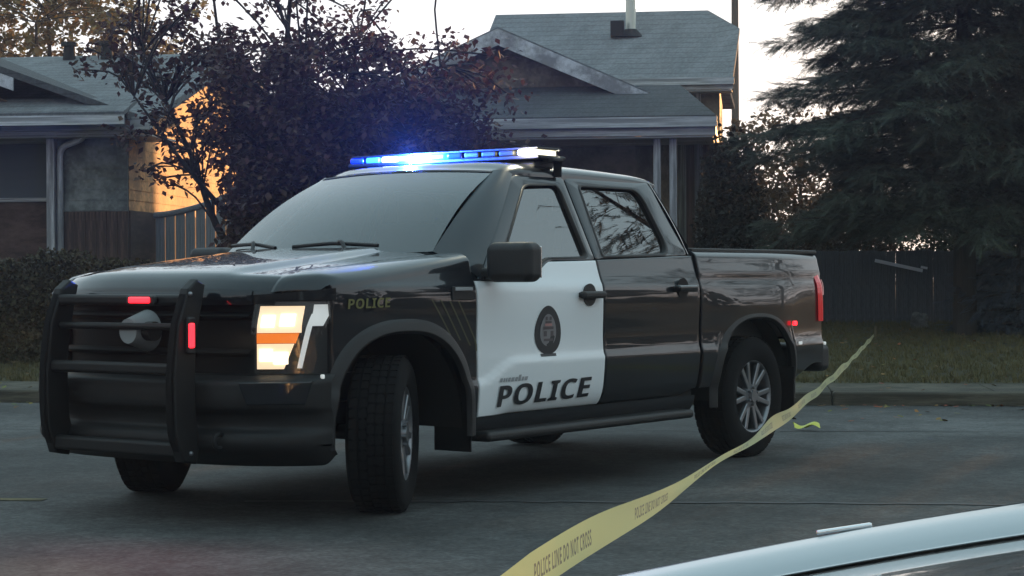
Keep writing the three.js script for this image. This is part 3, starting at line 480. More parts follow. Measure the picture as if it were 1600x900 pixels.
    const rimG = merge([barrel, ...spokes, ...hub]);
    const discG = merge([new THREE.CylinderGeometry(0.17, 0.17, 0.03, 32).rotateZ(Math.PI / 2).translate(0.01, 0, 0), new THREE.CylinderGeometry(0.213, 0.213, 0.01, 32).rotateZ(Math.PI / 2).translate(-0.04, 0, 0)]);
    const nuts = merge([0, 1, 2, 3, 4, 5].map((k) => new THREE.CylinderGeometry(0.010, 0.010, 0.03, 6).rotateZ(Math.PI / 2).translate(0.11, Math.cos(k * 1.047 + 0.5) * 0.058, Math.sin(k * 1.047 + 0.5) * 0.058)));
    for (const [x, s, steer, spin] of [[0, 1, 0.54, 0.2], [0, -1, 0.50, 0.9], [AXR, 1, 0, 0.45], [AXR, -1, 0, 0.1]]) {
      const g = new THREE.Group(); g.name = 'wheel'; truck.add(g); g.position.set(s * 0.845, R + 0.003, x); g.rotation.order = 'YXZ'; g.rotation.y = (s > 0 ? 0 : Math.PI) + steer; g.rotation.x = spin;
      obj('tyre', tyreG, M.rubber, g); obj('rim', rimG, M.alloy, g); obj('brake_disc', discG, M.disc, g); obj('wheel_nuts', nuts, M.alloy, g).userData.kind = 'stuff';
    }
  }
  // chassis
  obj('chassis', [box(-0.55, -0.45, 0.40, 0.55, -4.7, 0.7), box(0.45, 0.55, 0.40, 0.55, -4.7, 0.7), rod([-0.8, 0.40, AXR], [0.8, 0.40, AXR], 0.05), new THREE.SphereGeometry(0.15, 16, 12).translate(0, 0.40, AXR), rbox(0.6, 0.3, 0.9, 0.05, 0, 0.5, 0.0), rod([0, 0.42, -0.5], [0, 0.42, AXR], 0.045), rod([-0.8, 0.4, 0], [0.8, 0.4, 0], 0.04), rod([-0.35, 0.36, -1], [-0.5, 0.36, -4.6], 0.035), box(-0.6, 0.6, 0.5, 0.56, -2.9, 0.6)], M.dark, truck);
}

// ───────────────────────── houses ─────────────────────────
const H = {
  siding: std(0.25, 0.275, 0.25, 0.75, { map: rep(T.mottle, 0.8) }),
  sidingTan: std(0.24, 0.20, 0.15, 0.75, { map: rep(T.mottle, 0.8) }),
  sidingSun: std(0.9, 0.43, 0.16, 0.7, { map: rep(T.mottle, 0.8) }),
  brown: std(0.13, 0.08, 0.058, 0.85, { map: rep(T.mottle, 1.5) }),
  brick: std(0.15, 0.095, 0.075, 0.9, { map: rep(T.mottle, 2), bumpMap: rep(T.fine, 3), bumpScale: 0.004 }),
  white: std(0.62, 0.64, 0.65, 0.55, { map: rep(T.mottle, 0.7) }),
  roof: std(0.25, 0.265, 0.275, 0.92, { map: rep(T.shingle, 0.55), bumpMap: rep(T.fine, 2), bumpScale: 0.006 }),
  roofDark: std(0.11, 0.115, 0.12, 0.92, { map: rep(T.shingle, 0.55), bumpMap: rep(T.fine, 2), bumpScale: 0.006 }),
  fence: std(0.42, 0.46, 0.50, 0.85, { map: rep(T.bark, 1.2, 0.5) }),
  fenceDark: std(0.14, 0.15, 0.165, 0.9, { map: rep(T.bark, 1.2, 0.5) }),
  pane: phys(0.05, 0.06, 0.07, 0.03, { transmission: 0.0, clearcoat: 1, clearcoatRoughness: 0.02 }),
  metal: std(0.55, 0.57, 0.5, 0.45, { metalness: 0.5 }),
  dark: std(0.02, 0.02, 0.02, 0.9),
  door: std(0.16, 0.12, 0.105, 0.7),
};
// a lapped board on a wall that faces +z (or +x when side), lower edge standing proud
function lap(x0, x1, y, h, z, side = 0) {
  const g = new THREE.BufferGeometry(), a = 0.012, b = 0.003, P = [[x0, y, z + a], [x1, y, z + a], [x1, y + h, z + b], [x0, y + h, z + b], [x0, y, z - 0.004], [x1, y, z - 0.004]];
  const v = (i) => (side ? [P[i][2], P[i][1], -P[i][0]] : P[i]), idx = [0, 1, 2, 0, 2, 3, 4, 5, 1, 4, 1, 0], pos = [], uv = [];
  for (const i of idx) { pos.push(...v(i)); uv.push(P[i][0], P[i][1]); }
  g.setAttribute('position', new THREE.Float32BufferAttribute(pos, 3)); g.setAttribute('uv', new THREE.Float32BufferAttribute(uv, 2)); g.computeVertexNormals(); return g;
}
function roofSlab(name, pts, mat, parent, t = 0.12) { return obj(name, quadPrism(pts, t), mat, parent); }

// grey bungalow at the left; local x = s + 10.5, z = -(t - 8.5)
{
  const s0 = -10.5, t0 = 8.5, h = thing('bungalow', 'grey-green sided bungalow with grey shingle roof and a sunlit orange end wall', 'house', W(s0, 0, t0), ST);
  const X = (s) => s - s0, Z = (t) => -(t - t0), yb = 0.3, ye = 3.42;
  obj('wall', [box(X(-7.72), X(-6.6), yb, ye, Z(8.5) - 0.15, Z(8.5)), box(X(-6.75), X(-6.6), yb, ye, Z(17.5), Z(8.66)), box(X(-16.5), X(-7.72), yb, ye, Z(9.3) - 0.15, Z(9.3)), box(X(-7.87), X(-7.72), yb, ye, Z(9.3), Z(8.66)), box(X(-16.5), X(-6.76), yb, ye, Z(17.5), Z(17.35)), box(X(-16.5), X(-16.35), yb, ye, Z(17.34), Z(9.46))], H.siding, h);
  // lap siding boards, front return and the sunlit end wall
  for (let k = 0; k < 8; k++) obj('board', lap(X(-7.70), X(-6.605), 2.2 + k * 0.15, 0.15, Z(8.5) + 0.001), H.siding, h);
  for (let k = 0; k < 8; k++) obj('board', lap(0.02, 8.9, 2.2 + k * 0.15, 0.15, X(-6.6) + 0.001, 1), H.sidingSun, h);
  for (let k = 0; k < 7; k++) obj('board', lap(X(-12.4), X(-8.0), 2.42 + k * 0.145, 0.145, Z(9.3) + 0.001), std(0.10, 0.125, 0.145, 0.75), h);
  // brown lower wall of upright boards, brick at the left
  for (let k = 0; k < 7; k++) obj('lower_board', rbox(0.155, 1.85, 0.03, 0.006, X(-7.70) + 0.08 + k * 0.158, 1.26, Z(8.5) + 0.016), H.brown, h);
  obj('lower_board', box(X(-6.6), X(-6.57), 0.35, 2.19, Z(17.4), Z(8.52)), H.brown, h);
  obj('brick_panel', box(X(-13), X(-7.9), 0.35, 2.36, Z(9.3) + 0.001, Z(9.3) + 0.11), H.brick, h);
  obj('sill', rbox(5.15, 0.06, 0.2, 0.012, X(-10.43), 2.39, Z(9.3) + 0.09), H.white, h);
  // window in the recessed wall
  const win = obj('window', [box(X(-11.2), X(-9.0), 2.5, 2.56, Z(9.3) + 0.0135, Z(9.3) + 0.06), box(X(-11.2), X(-9.0), 3.2, 3.26, Z(9.3) + 0.0135, Z(9.3) + 0.06), box(X(-11.2), X(-11.14), 2.56, 3.2, Z(9.3) + 0.0135, Z(9.3) + 0.06), box(X(-9.06), X(-9.0), 2.56, 3.2, Z(9.3) + 0.0135, Z(9.3) + 0.06)], H.white, h);
  obj('pane', box(X(-11.14), X(-9.06), 2.56, 3.2, Z(9.3) + 0.014, Z(9.3) + 0.03), H.pane, win);
  // corner post and downpipe
  obj('post', rbox(0.12, 1.9, 0.12, 0.01, X(-7.70), 2.45, Z(8.5) + 0.10), H.white, h);
  obj('downpipe', [tube([[X(-7.05), 3.40, Z(8.06)], [X(-7.08), 3.28, Z(8.1)], [X(-7.22), 3.2, Z(8.25)], [X(-7.50), 3.12, Z(8.38)], [X(-7.575), 3.02, Z(8.42)], [X(-7.58), 2.8, Z(8.42)], [X(-7.58), 1.0, Z(8.42)]], 0.045, 48, 8)], H.white, h);
  // main roof: ridge along the street, right end hipped
  const rt = 13, ry = 4.98, el = [8.05, 17.95], yE = 3.50;
  roofSlab('roof', [[X(-17), yE, Z(8.05)], [X(-6.1), yE, Z(8.05)], [X(-6.1), yE, Z(8.05) - 0.01], [X(-4.9 - 1.2), ry, Z(rt)], [X(-17), ry, Z(rt)]], H.roof, h);
  roofSlab('roof', [[X(-6.1), yE, Z(17.95)], [X(-17), yE, Z(17.95)], [X(-17), ry, Z(rt) - 0.001], [X(-6.1), ry, Z(rt) - 0.001]], H.roof, h);
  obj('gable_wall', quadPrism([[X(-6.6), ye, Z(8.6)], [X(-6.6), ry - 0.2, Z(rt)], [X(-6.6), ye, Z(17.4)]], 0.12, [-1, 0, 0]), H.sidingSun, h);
  // fascia, gutter, soffit
  obj('fascia', [box(X(-17), X(-6.08), yE - 0.24, yE - 0.10, Z(8.05) + 0.001, Z(8.05) + 0.03)], H.white, h);
  obj('gutter', [box(X(-17), X(-6.1), yE - 0.19, yE - 0.03, Z(8.05) + 0.034, Z(8.05) + 0.13), box(X(-17), X(-6.1), yE - 0.04, yE - 0.01, Z(8.05) + 0.125, Z(8.05) + 0.14)], H.white, h);
  obj('soffit', box(X(-17), X(-6.12), yE - 0.27, yE - 0.245, Z(9.28), Z(8.06)), H.white, h);
  // front gable over the entry, its right slope running down over the main roof
  const gp = [X(-10.4), 4.98], gr = [X(-6.35), 3.52], gt = 7.75;
  roofSlab('roof', [[gr[0], gr[1] + 0.03, Z(gt)], [gr[0], gr[1] + 0.03, Z(8.4)], [gp[0], gp[1] + 0.03, Z(12.9)], [gp[0], gp[1] + 0.03, Z(gt)]], H.roofDark, h, 0.1);
  roofSlab('roof', [[gp[0] - 4.05, gr[1] + 0.03, Z(gt)], [gp[0], gp[1] + 0.03, Z(gt) - 0.001], [gp[0], gp[1] + 0.03, Z(12.9)], [gp[0] - 4.05, gr[1] + 0.03, Z(8.4)]], H.roofDark, h, 0.1);
  const dy = (gp[1] - gr[1]) / (gr[0] - gp[0]);
  obj('rake', quadPrism([[X(-8.0), gp[1] - dy * (X(-8.0) - gp[0]) - 0.07, Z(gt) + 0.03], [gp[0], gp[1] - 0.07, Z(gt) + 0.03], [gp[0], gp[1] - 0.27, Z(gt) + 0.03], [X(-8.0), gp[1] - dy * (X(-8.0) - gp[0]) - 0.25, Z(gt) + 0.03]], 0.03, [0, 0, -1]), H.white, h);
  obj('gable_wall', quadPrism([[X(-13), 3.6, Z(8.0)], [X(-7.9), 3.6, Z(8.0)], [gp[0], gp[1] - 0.15, Z(8.0)]], 0.08, [0, 0, -1]), H.brown, h);
  // pent roof below the gable
  roofSlab('roof', [[X(-13.5), 3.53, Z(7.45)], [X(-6.3), 3.53, Z(7.45)], [X(-6.3), 3.78, Z(8.1)], [X(-13.5), 3.78, Z(8.1)]], H.roof, h, 0.06);
  obj('fascia', box(X(-13.5), X(-6.3), 3.35, 3.48, Z(7.47), Z(7.44)), H.white, h);
  for (const s of [-9.0, -8.35]) obj('roof_vent', [new THREE.CylinderGeometry(0.09, 0.11, 0.26, 12).translate(X(s), 5.0, Z(12.7)), new THREE.CylinderGeometry(0.14, 0.14, 0.06, 12).translate(X(s), 5.14, Z(12.7))], H.dark, h);
}
// split-level house in the middle; local x = s, z = -(t - 12)
{
  const t0 = 12, h = thing('split_level_house', 'split-level house with white-edged front gable, grey roofs and a tall vent pipe', 'house', W(0, 0, t0), ST);
  const Z = (t) => -(t - t0), yb = 0.3;
  // gable wing
  const pk = [-1.62, 5.13], re = [0.95, 3.98], le = [-4.19, 3.98], sl = (pk[1] - re[1]) / (re[0] - pk[0]);
  obj('wall', [box(-3.75, 0.5, yb, 4.0, Z(12.15), Z(12)), box(-3.75, -3.6, yb, 4.0, Z(17), Z(12.16)), box(0.35, 0.5, yb, 4.0, Z(17), Z(12.16))], H.sidingTan, h);
  obj('gable_wall', quadPrism([[-3.75, 4.0, Z(12)], [0.5, 4.0, Z(12)], [pk[0], 4.0 + (pk[0] + 3.75) * sl, Z(12)]], 0.12, [0, 0, -1]), H.sidingTan, h);
  for (let k = 0; k < 7; k++) { const y = 3.95 + k * 0.145, half = Math.max(0.1, (pk[1] - y - 0.22) / sl); obj('board', lap(pk[0] - half, pk[0] + half, y, 0.145, Z(12) + 0.001), H.sidingTan, h); }
  const fr = 11.55;
  roofSlab('roof', [[re[0], re[1], Z(fr)], [re[0], re[1], Z(17.3)], [pk[0], pk[1], Z(17.3)], [pk[0], pk[1], Z(fr)]], H.roof, h, 0.06);
  roofSlab('roof', [[le[0], le[1], Z(fr)], [pk[0], pk[1], Z(fr) - 0.001], [pk[0], pk[1], Z(17.3)], [le[0], le[1], Z(17.3)]], H.roof, h, 0.06);
  const rk = (a, b) => quadPrism([[a[0], a[1] - 0.03, Z(fr) + 0.035], [b[0], b[1] - 0.03, Z(fr) + 0.035], [b[0], b[1] - 0.29, Z(fr) + 0.035], [a[0], a[1] - 0.25, Z(fr) + 0.035]], 0.034, [0, 0, -1]);
  obj('rake', rk(re, pk), H.white, h); obj('rake', rk(le, pk), H.white, h);
  // porch roof across the front and its posts
  roofSlab('roof', [[-4.3, 3.60, Z(10.3)], [1.78, 3.60, Z(10.3)], [1.2, 4.22, Z(11.99)], [-4.3, 4.22, Z(11.99)]], H.roofDark, h, 0.1);
  roofSlab('roof', [[1.78, 3.60, Z(10.3)], [1.78, 3.60, Z(14.5)], [1.2, 4.22, Z(14.5)], [1.2, 4.22, Z(11.99)]], H.roofDark, h, 0.1);
  obj('fascia', [box(-4.3, 1.78, 3.30, 3.47, Z(10.3) + 0.002, Z(10.3) + 0.03), box(1.752, 1.78, 3.30, 3.47, Z(14.5), Z(10.3))], H.white, h);
  obj('gutter', [box(-4.3, 1.8, 3.42, 3.57, Z(10.3) + 0.033, Z(10.3) + 0.13)], H.white, h);
  obj('soffit', box(-4.28, 1.74, 3.27, 3.295, Z(11.98), Z(10.31)), H.white, h);
  for (const s of [0.90, 1.14]) obj('post', rbox(0.11, 2.95, 0.11, 0.01, s, 1.83, Z(10.6)), H.white, h);
  for (let k = 0; k < 6; k++) obj('upright_board', rbox(0.125, 2.95, 0.03, 0.005, 0.58 + k * 0.13 + 0.65, 1.83, Z(11.9)), k % 2 ? H.brown : H.siding, h);
  obj('wall', [box(0.5, 1.95, yb, 3.3, Z(12.15), Z(12) + 0.06), box(1.8, 1.95, yb, 3.3, Z(17), Z(12.16))], H.sidingTan, h);
  // garage door of panels under the porch roof
  const gd = obj('garage_door', box(-2.9, 0.2, 0.45, 2.9, Z(12) + 0.001, Z(12) + 0.03), H.door, h);
  for (let r = 0; r < 4; r++) for (let c = 0; c < 6; c++) obj('panel', rbox(0.46, 0.5, 0.03, 0.012, -2.64 + c * 0.515, 0.78 + r * 0.6, Z(12) + 0.04), H.door, gd);
  // taller block behind
  obj('wall', [box(-2.6, 1.75, yb, 4.75, Z(17.46), Z(17.35)), box(1.62, 1.75, yb, 4.75, Z(22), Z(17.47)), box(-2.6, -2.47, yb, 4.75, Z(22), Z(17.47)), box(-2.46, 1.61, yb, 4.75, Z(22), Z(21.9))], H.sidingTan, h);
  const eA = 16.85, yA = 4.84, rA = 20.7, yR = 6.60;
  roofSlab('roof', [[-2.85, yA, Z(eA)], [2.0, yA, Z(eA)], [1.48, yR, Z(rA)], [-2.85, yR, Z(rA)]], H.roof, h, 0.1);
  roofSlab('roof', [[2.0, yA, Z(eA)], [2.12, 6.05, Z(19.4)], [1.48, yR, Z(rA)]], H.roof, h, 0.1);
  roofSlab('roof', [[2.0, yA, Z(22.4)], [-2.85, yA, Z(22.4)], [-2.85, yR, Z(rA) - 0.001], [1.48, yR, Z(rA) - 0.001]], H.roof, h, 0.1);
  obj('gable_wall', quadPrism([[1.6, 4.7, Z(17.5)], [1.6, 4.7, Z(22)], [1.48, yR - 0.12, Z(rA)]], 0.1, [-1, 0, 0]), H.sidingTan, h);
  obj('fascia', [box(-2.85, 2.0, yA - 0.22, yA - 0.09, Z(eA) + 0.002, Z(eA) + 0.03)], H.white, h);
  obj('gutter', [box(-2.85, 2.02, yA - 0.14, yA - 0.01, Z(eA) + 0.033, Z(eA) + 0.12)], H.white, h);
  obj('soffit', box(-2.83, 1.98, yA - 0.25, yA - 0.225, Z(17.33), Z(eA)), H.white, h);
  obj('downpipe', rbox(0.10, 0.9, 0.08, 0.02, 1.36, 4.28, Z(17.3)), H.white, h);
  // vent pipe with its flashing
  obj('vent_pipe', [new THREE.CylinderGeometry(0.10, 0.10, 1.9, 20).translate(0, 6.75, Z(19.3)), new THREE.CylinderGeometry(0.17, 0.17, 0.1, 20).translate(0, 7.7, Z(19.3))], H.metal, h);
  obj('flashing', [new THREE.CylinderGeometry(0.12, 0.26, 0.16, 20).translate(0, 5.98, Z(19.3)), box(-0.38, -0.12, 5.9, 6.2, Z(19.2), Z(19.0))], H.dark, h);
}
// ───────────────────────── fences ─────────────────────────
const boardG = rbox(0.138, 1, 0.02, 0.004, 0, 0.5, 0, 1);
function boardFence(name, label, cat, s0, s1, t, yTop, mat, pitch) {
  const f = thing(name, label, cat, W(s0, 0, t), ST), r = rng(Math.round(s0 * 77 + 900));
  obj('rail', [box(0, s1 - s0, 0.78, 0.86, -0.05, -0.012), box(0, s1 - s0, 1.28, 1.36, -0.05, -0.012)], mat, f);
  for (let x = pitch / 2; x < s1 - s0; x += pitch) { const y0 = grade(t) - 0.02, m = obj('board', boardG, mat, f); m.position.set(x, y0, (r() - 0.5) * 0.008); m.scale.set(1, yTop(x) - y0 + (r() - 0.5) * 0.02, 1); m.rotation.z = (r() - 0.5) * 0.008; }
  for (let x = 0; x <= s1 - s0 + 0.01; x += 2.4) obj('post', rbox(0.1, yTop(x) + 0.02 - 0.2, 0.1, 0.008, x, (yTop(x) + 0.22) / 2, -0.11), mat, f);
  return f;
}
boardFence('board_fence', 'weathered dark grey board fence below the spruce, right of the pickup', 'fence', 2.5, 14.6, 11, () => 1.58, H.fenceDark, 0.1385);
{
  const g = thing('garden_gate', 'blue-grey board gate with a top rising to the right, beside the bungalow', 'gate', W(-6.56, 0, 9.6), ST), top = (x) => 2.16 + 0.30 * Math.pow(clamp(x / 1.2), 1.6);
  for (let k = 0; k < 8; k++) { const x = 0.09 + k * 0.155, m = obj('board', rbox(0.138, top(x) - 0.42, 0.022, 0.004, x, (top(x) + 0.42) / 2, k % 2 ? 0.012 : 0), H.fence, g); }
  const arc = (x) => top(x); obj('top_rail', [tube(Array.from({ length: 9 }, (_, i) => [i * 0.155, arc(i * 0.155) + 0.0, 0.02]), 0.045, 24, 8)], H.fence, g);
  obj('rail', box(0, 1.26, 0.85, 0.95, -0.045, -0.012), H.fence, g);
  obj('post', rbox(0.11, 2.1, 0.11, 0.01, 1.29, 1.42, -0.01), H.fence, g);
}
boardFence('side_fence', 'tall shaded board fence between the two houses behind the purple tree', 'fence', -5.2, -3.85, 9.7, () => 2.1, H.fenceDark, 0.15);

// ───────────────────────── trees and shrubs ─────────────────────────
function leafGeo(w, l) { // a folded leaf
  const g = new THREE.BufferGeometry(); g.setAttribute('position', new THREE.Float32BufferAttribute([0, 0, 0, w, 0.12 * w, l * 0.45, 0, -0.05 * w, l * 0.5, 0, 0, l, -w, 0.12 * w, l * 0.45], 3)); g.setIndex([0, 1, 2, 1, 3, 2, 0, 2, 4, 2, 3, 4]); g.computeVertexNormals(); return g;
}
function instanced(name, geo, mat, items, parent, tint) {
  const m = new THREE.InstancedMesh(geo, mat, items.length), o = new THREE.Object3D(), c = new THREE.Color();
  items.forEach((it, i) => { o.position.set(it[0], it[1], it[2]); o.rotation.set(it[3], it[4], it[5], 'YXZ'); o.scale.setScalar(it[6]); o.updateMatrix(); m.setMatrixAt(i, o.matrix); const q = tint(it, i); m.setColorAt(i, c.setRGB(q[0], q[1], q[2])); });
  m.castShadow = m.receiveShadow = true; m.name = name; m.userData.kind = 'stuff'; parent.add(m); return m;
}
const leafMat = (r, g, b, tr = 0.35) => phys(r, g, b, 0.75, { transmission: tr, thickness: 0, side: THREE.DoubleSide, specularIntensity: 0.5 });
// broad-leaved tree: limbs reach to clump centres; each clump carries leaves
function leafyTree(o) {
  const r = rng(o.seed), t = thing(o.name, o.label, o.cat || 'tree', W(o.s, o.y ?? grade(o.t), o.t), ST, o.name === 'backyard_tree' ? 'leafy trees behind the fences' : undefined), wood = std(0.05, 0.042, 0.036, 0.9, { map: rep(T.bark, 2, 1), bumpMap: rep(T.bark, 2, 1), bumpScale: 0.01 });
  const geos = [], leaves = [], forks = o.forks;
  for (const f of forks) { const cv = new THREE.CatmullRomCurve3(f.map((p) => new THREE.Vector3(...p))), n = 9; for (let i = 0; i < n; i++) geos.push(rod(cv.getPoint(i / n).toArray(), cv.getPoint(Math.min(1, (i + 1.05) / n)).toArray(), (f.w || 0.07) * (1 - 0.085 * i), (f.w || 0.07) * (1 - 0.085 * (i + 1)), 7)); }
  for (const c of o.clumps(r)) {
    const [x, y, z, rad, n] = c;
    // nearest point on a limb
    let best = null, bd = 1e9; for (const f of forks) for (let i = 0; i < f.length; i++) for (const k of [0, 0.5]) { const a = f[i], b = f[Math.min(f.length - 1, i + 1)], p = [lerp(a[0], b[0], k), lerp(a[1], b[1], k), lerp(a[2], b[2], k)]; const d = Math.hypot(p[0] - x, (p[1] - y) * 1 + 0.5, p[2] - z); if (p[1] < y + 0.4 && d < bd) { bd = d; best = p; } }
    if (best) geos.push(tube([best, [lerp(best[0], x, 0.5) + (r() - 0.5) * 0.2, lerp(best[1], y, 0.55) + 0.1, lerp(best[2], z, 0.5) + (r() - 0.5) * 0.2], [x, y, z]], 0.012, 5, 4));
    for (let i = 0; i < n; i++) { const d = Math.pow(r(), 0.6) * rad, a = r() * 6.283, e = Math.acos(2 * r() - 1); leaves.push([x + d * Math.sin(e) * Math.cos(a), y + d * Math.cos(e) * 0.8, z + d * Math.sin(e) * Math.sin(a), (r() - 0.2) * 1.6, r() * 6.283, (r() - 0.5) * 1.6, o.leaf * (0.5 + 0.9 * r())]); }
  }
  obj('trunk', o.trunk || geos.splice(0, 0) || geos, wood, t); obj('limbs', geos, wood, t).userData.kind = 'stuff';
  instanced('crown', leafGeo(0.36, 1), leafMat(...o.color, o.through ?? 0.35), leaves, t, o.tint(r));
  return t;
}
// purple-leaved tree in front of the gap between the houses
{
  const R = rng(77), forks = [];
  const mk = (pts, w) => { const p = pts.map((q) => [...q]); p.w = w; forks.push(p); };
  mk([[0, 0.6, 0], [0.15, 1.6, 0], [0.3, 3.0, 0.1], [0.45, 5.0, 0]], 0.085); mk([[0, 0.7, 0], [-0.5, 1.6, 0.2], [-0.8, 2.5, 0.3], [-1.4, 3.7, 0.3]], 0.06); mk([[0.1, 0.9, 0], [0.8, 1.8, 0.2], [1.6, 2.7, 0.3], [2.3, 3.5, 0.2]], 0.06);
  mk([[0.1, 1.2, 0], [0.5, 2.3, -0.5], [0.9, 3.3, -0.9], [1.1, 4.0, -0.8]], 0.05); mk([[0, 1.1, 0], [-0.3, 2.2, -0.6], [-0.7, 3.6, -0.9], [-0.9, 5.4, -0.8]], 0.05); mk([[0.1, 1.4, 0], [0.5, 2.2, 0.9], [0.9, 3.2, 1.4]], 0.05); mk([[0, 1.3, 0], [-0.6, 2.2, 0.9], [-1.2, 3.1, 1.2]], 0.045);
  const y0 = 0;
  const clumps = (r) => {
    const L = [];
    const inside = (x, y, z) => { const q = Math.pow((x - 0.75) / 2.65, 2) + Math.pow((y - 3.5) / 2.9, 2) + Math.pow(z / 2.1, 2); return q < 1; };
    let g = 0; while (L.length < 300 && g++ < 20000) {
      const x = -2.1 + r() * 5.6, y = 0.7 + r() * 5.6, z = -2.1 + r() * 4.2; if (!inside(x, y, z)) continue;
      const core = Math.exp(-Math.pow((x - 0.55) / 1.5, 2) - Math.pow((y - 2.2) / 1.5, 2)), up = sstep(3.0, 4.6, y); // dense low middle, open top
      if (y > 4.1 && r() < 0.6) continue; const gapL = x < -0.2 && y < 3.3; if (gapL && (y < 2.05 || r() < 0.90)) continue;
      if (r() > 0.22 + core * 0.9 - up * 0.05) continue;
      L.push([x, y, z, 0.20 + 0.22 * r(), Math.round(34 + 130 * core + 26 * r())]);
    }
    for (let i = 0; i < 22; i++) L.push([-1.25 + r() * 0.9, 1.9 + r() * 1.2, -0.5 + r() * 1.4, 0.14 + 0.08 * r(), 26]); for (let i = 0; i < 26; i++) L.push([-2.0 + r() * 1.5, 3.25 + r() * 0.9, -0.5 + r() * 1.4, 0.16 + 0.1 * r(), 34]);          // drooping left side
    for (let i = 0; i < 110; i++) { const a = r(), y = 0.95 + a * 2.0; L.push([Math.max(y < 2.3 ? 0.12 : -0.2, 0.6 + gauss(r) * 0.75), y, gauss(r) * 0.6, 0.34, 160]); }
    for (let i = 0; i < 60; i++) L.push([1.0 + r() * 1.9, 1.8 + r() * 1.5, -0.4 + gauss(r) * 0.6, 0.32, 85]);
    return L;
  };
  leafyTree({ name: 'purple_leaf_tree', label: 'dark purple-leaved tree rising behind the flashing roof lights', s: -3.75, t: 5, seed: 3, forks, clumps, leaf: 0.088, color: [0.078, 0.040, 0.035], through: 0.4, trunk: [rod([0, -0.1, 0], [0, 0.7, 0], 0.13, 0.10, 12)], tint: (r) => () => { const k = 0.55 + r() * 0.9, w = r(); return w < 0.10 ? [k * 1.7, k * 2.1, k * 1.4] : [k, k * (0.85 + 0.3 * r()), k * (0.9 + 0.3 * r())]; } });
}
// golden tree behind the bungalow
{
  const forks = [[[0, 0, 0], [0.2, 3, 0], [0.1, 6, 0], [0, 9, 0]], [[0, 2.5, 0], [-1.5, 5, 0.3], [-2.8, 7, 0.2]], [[0, 2.5, 0], [1.4, 5, -0.3], [2.6, 6.8, 0]], [[0, 3, 0], [0.3, 5, 1.3], [0.5, 7, 2]]]; forks.forEach((f) => { f.w = 0.12; });
  const clumps = (r) => { const L = []; while (L.length < 230) { const x = -4.2 + r() * 8.4, y = 3.5 + r() * 7, z = (r() - 0.5) * 5; const q = (x / 4.2) ** 2 + ((y - 7) / 3.6) ** 2 + (z / 2.6) ** 2; if (q > 1 + 0.15 * (r() - 0.5)) continue; L.push([x, y, z, 0.35 + 0.3 * r(), 75]); } return L; };
  leafyTree({ name: 'golden_tree', label: 'golden-green autumn tree beyond the bungalow ridge at the upper left', s: -15.2, t: 28, y: 0.4, seed: 9, forks, clumps, leaf: 0.17, color: [0.20, 0.15, 0.055], through: 0.45, trunk: [rod([0, -0.3, 0], [0, 1.2, 0], 0.22, 0.16, 12)], tint: (r) => () => { const k = 0.6 + r() * 0.8; return [k, k * (0.85 + 0.25 * r()), k]; } });
}
// far leafy trees, low behind the houses
{
  const forks = [[[0, 0, 0], [0.2, 3, 0], [0.1, 5.5, 0]], [[0, 2, 0], [-1.6, 4, 0.3]], [[0, 2, 0], [1.6, 4.2, -0.3]]]; forks.forEach((f) => { f.w = 0.1; });
  const spec = [[3.3, 24, 0.5, 2.6, 2.0, 23, 'brown-green leafy tree glimpsed through the gap left of the spruce', [0.085, 0.06, 0.03]]];
  spec.push([7.4, 14.2, 0.5, 3.0, 2.3, 25, 'dense dark leafy tree close behind the right board fence', [0.05, 0.05, 0.028]], [12.8, 13, 0.5, 3.4, 3.0, 27, 'dark leafy tree behind the far right end of the board fence', [0.05, 0.05, 0.03]]);
  for (const [s, t, y, cy, rad, seed, label, color] of spec) leafyTree({ name: 'backyard_tree', label, s, t, y, seed, forks: forks.map((f) => Object.assign(f.map(([a, b, c]) => [a * rad / 3, b * (cy + rad * 0.4) / 5.5, c]), { w: 0.08 })), clumps: (r) => { const L = []; while (L.length < 110) { const x = (r() - 0.5) * 2 * rad, yy = cy + (r() - 0.5) * 2 * rad * 0.9, z = (r() - 0.5) * rad * 1.6; if ((x / rad) ** 2 + ((yy - cy) / (rad * 0.9)) ** 2 + (z / (rad * 0.8)) ** 2 > 1) continue; L.push([x, Math.max(0.8, yy), z, 0.35 + 0.25 * r(), 80]); } return L; }, leaf: 0.14, color, trunk: [rod([0, -0.3, 0], [0, 1.0, 0], 0.18, 0.14, 10)], tint: (r) => () => { const k = 0.6 + r() * 0.8; return [k, k, k]; } });
}
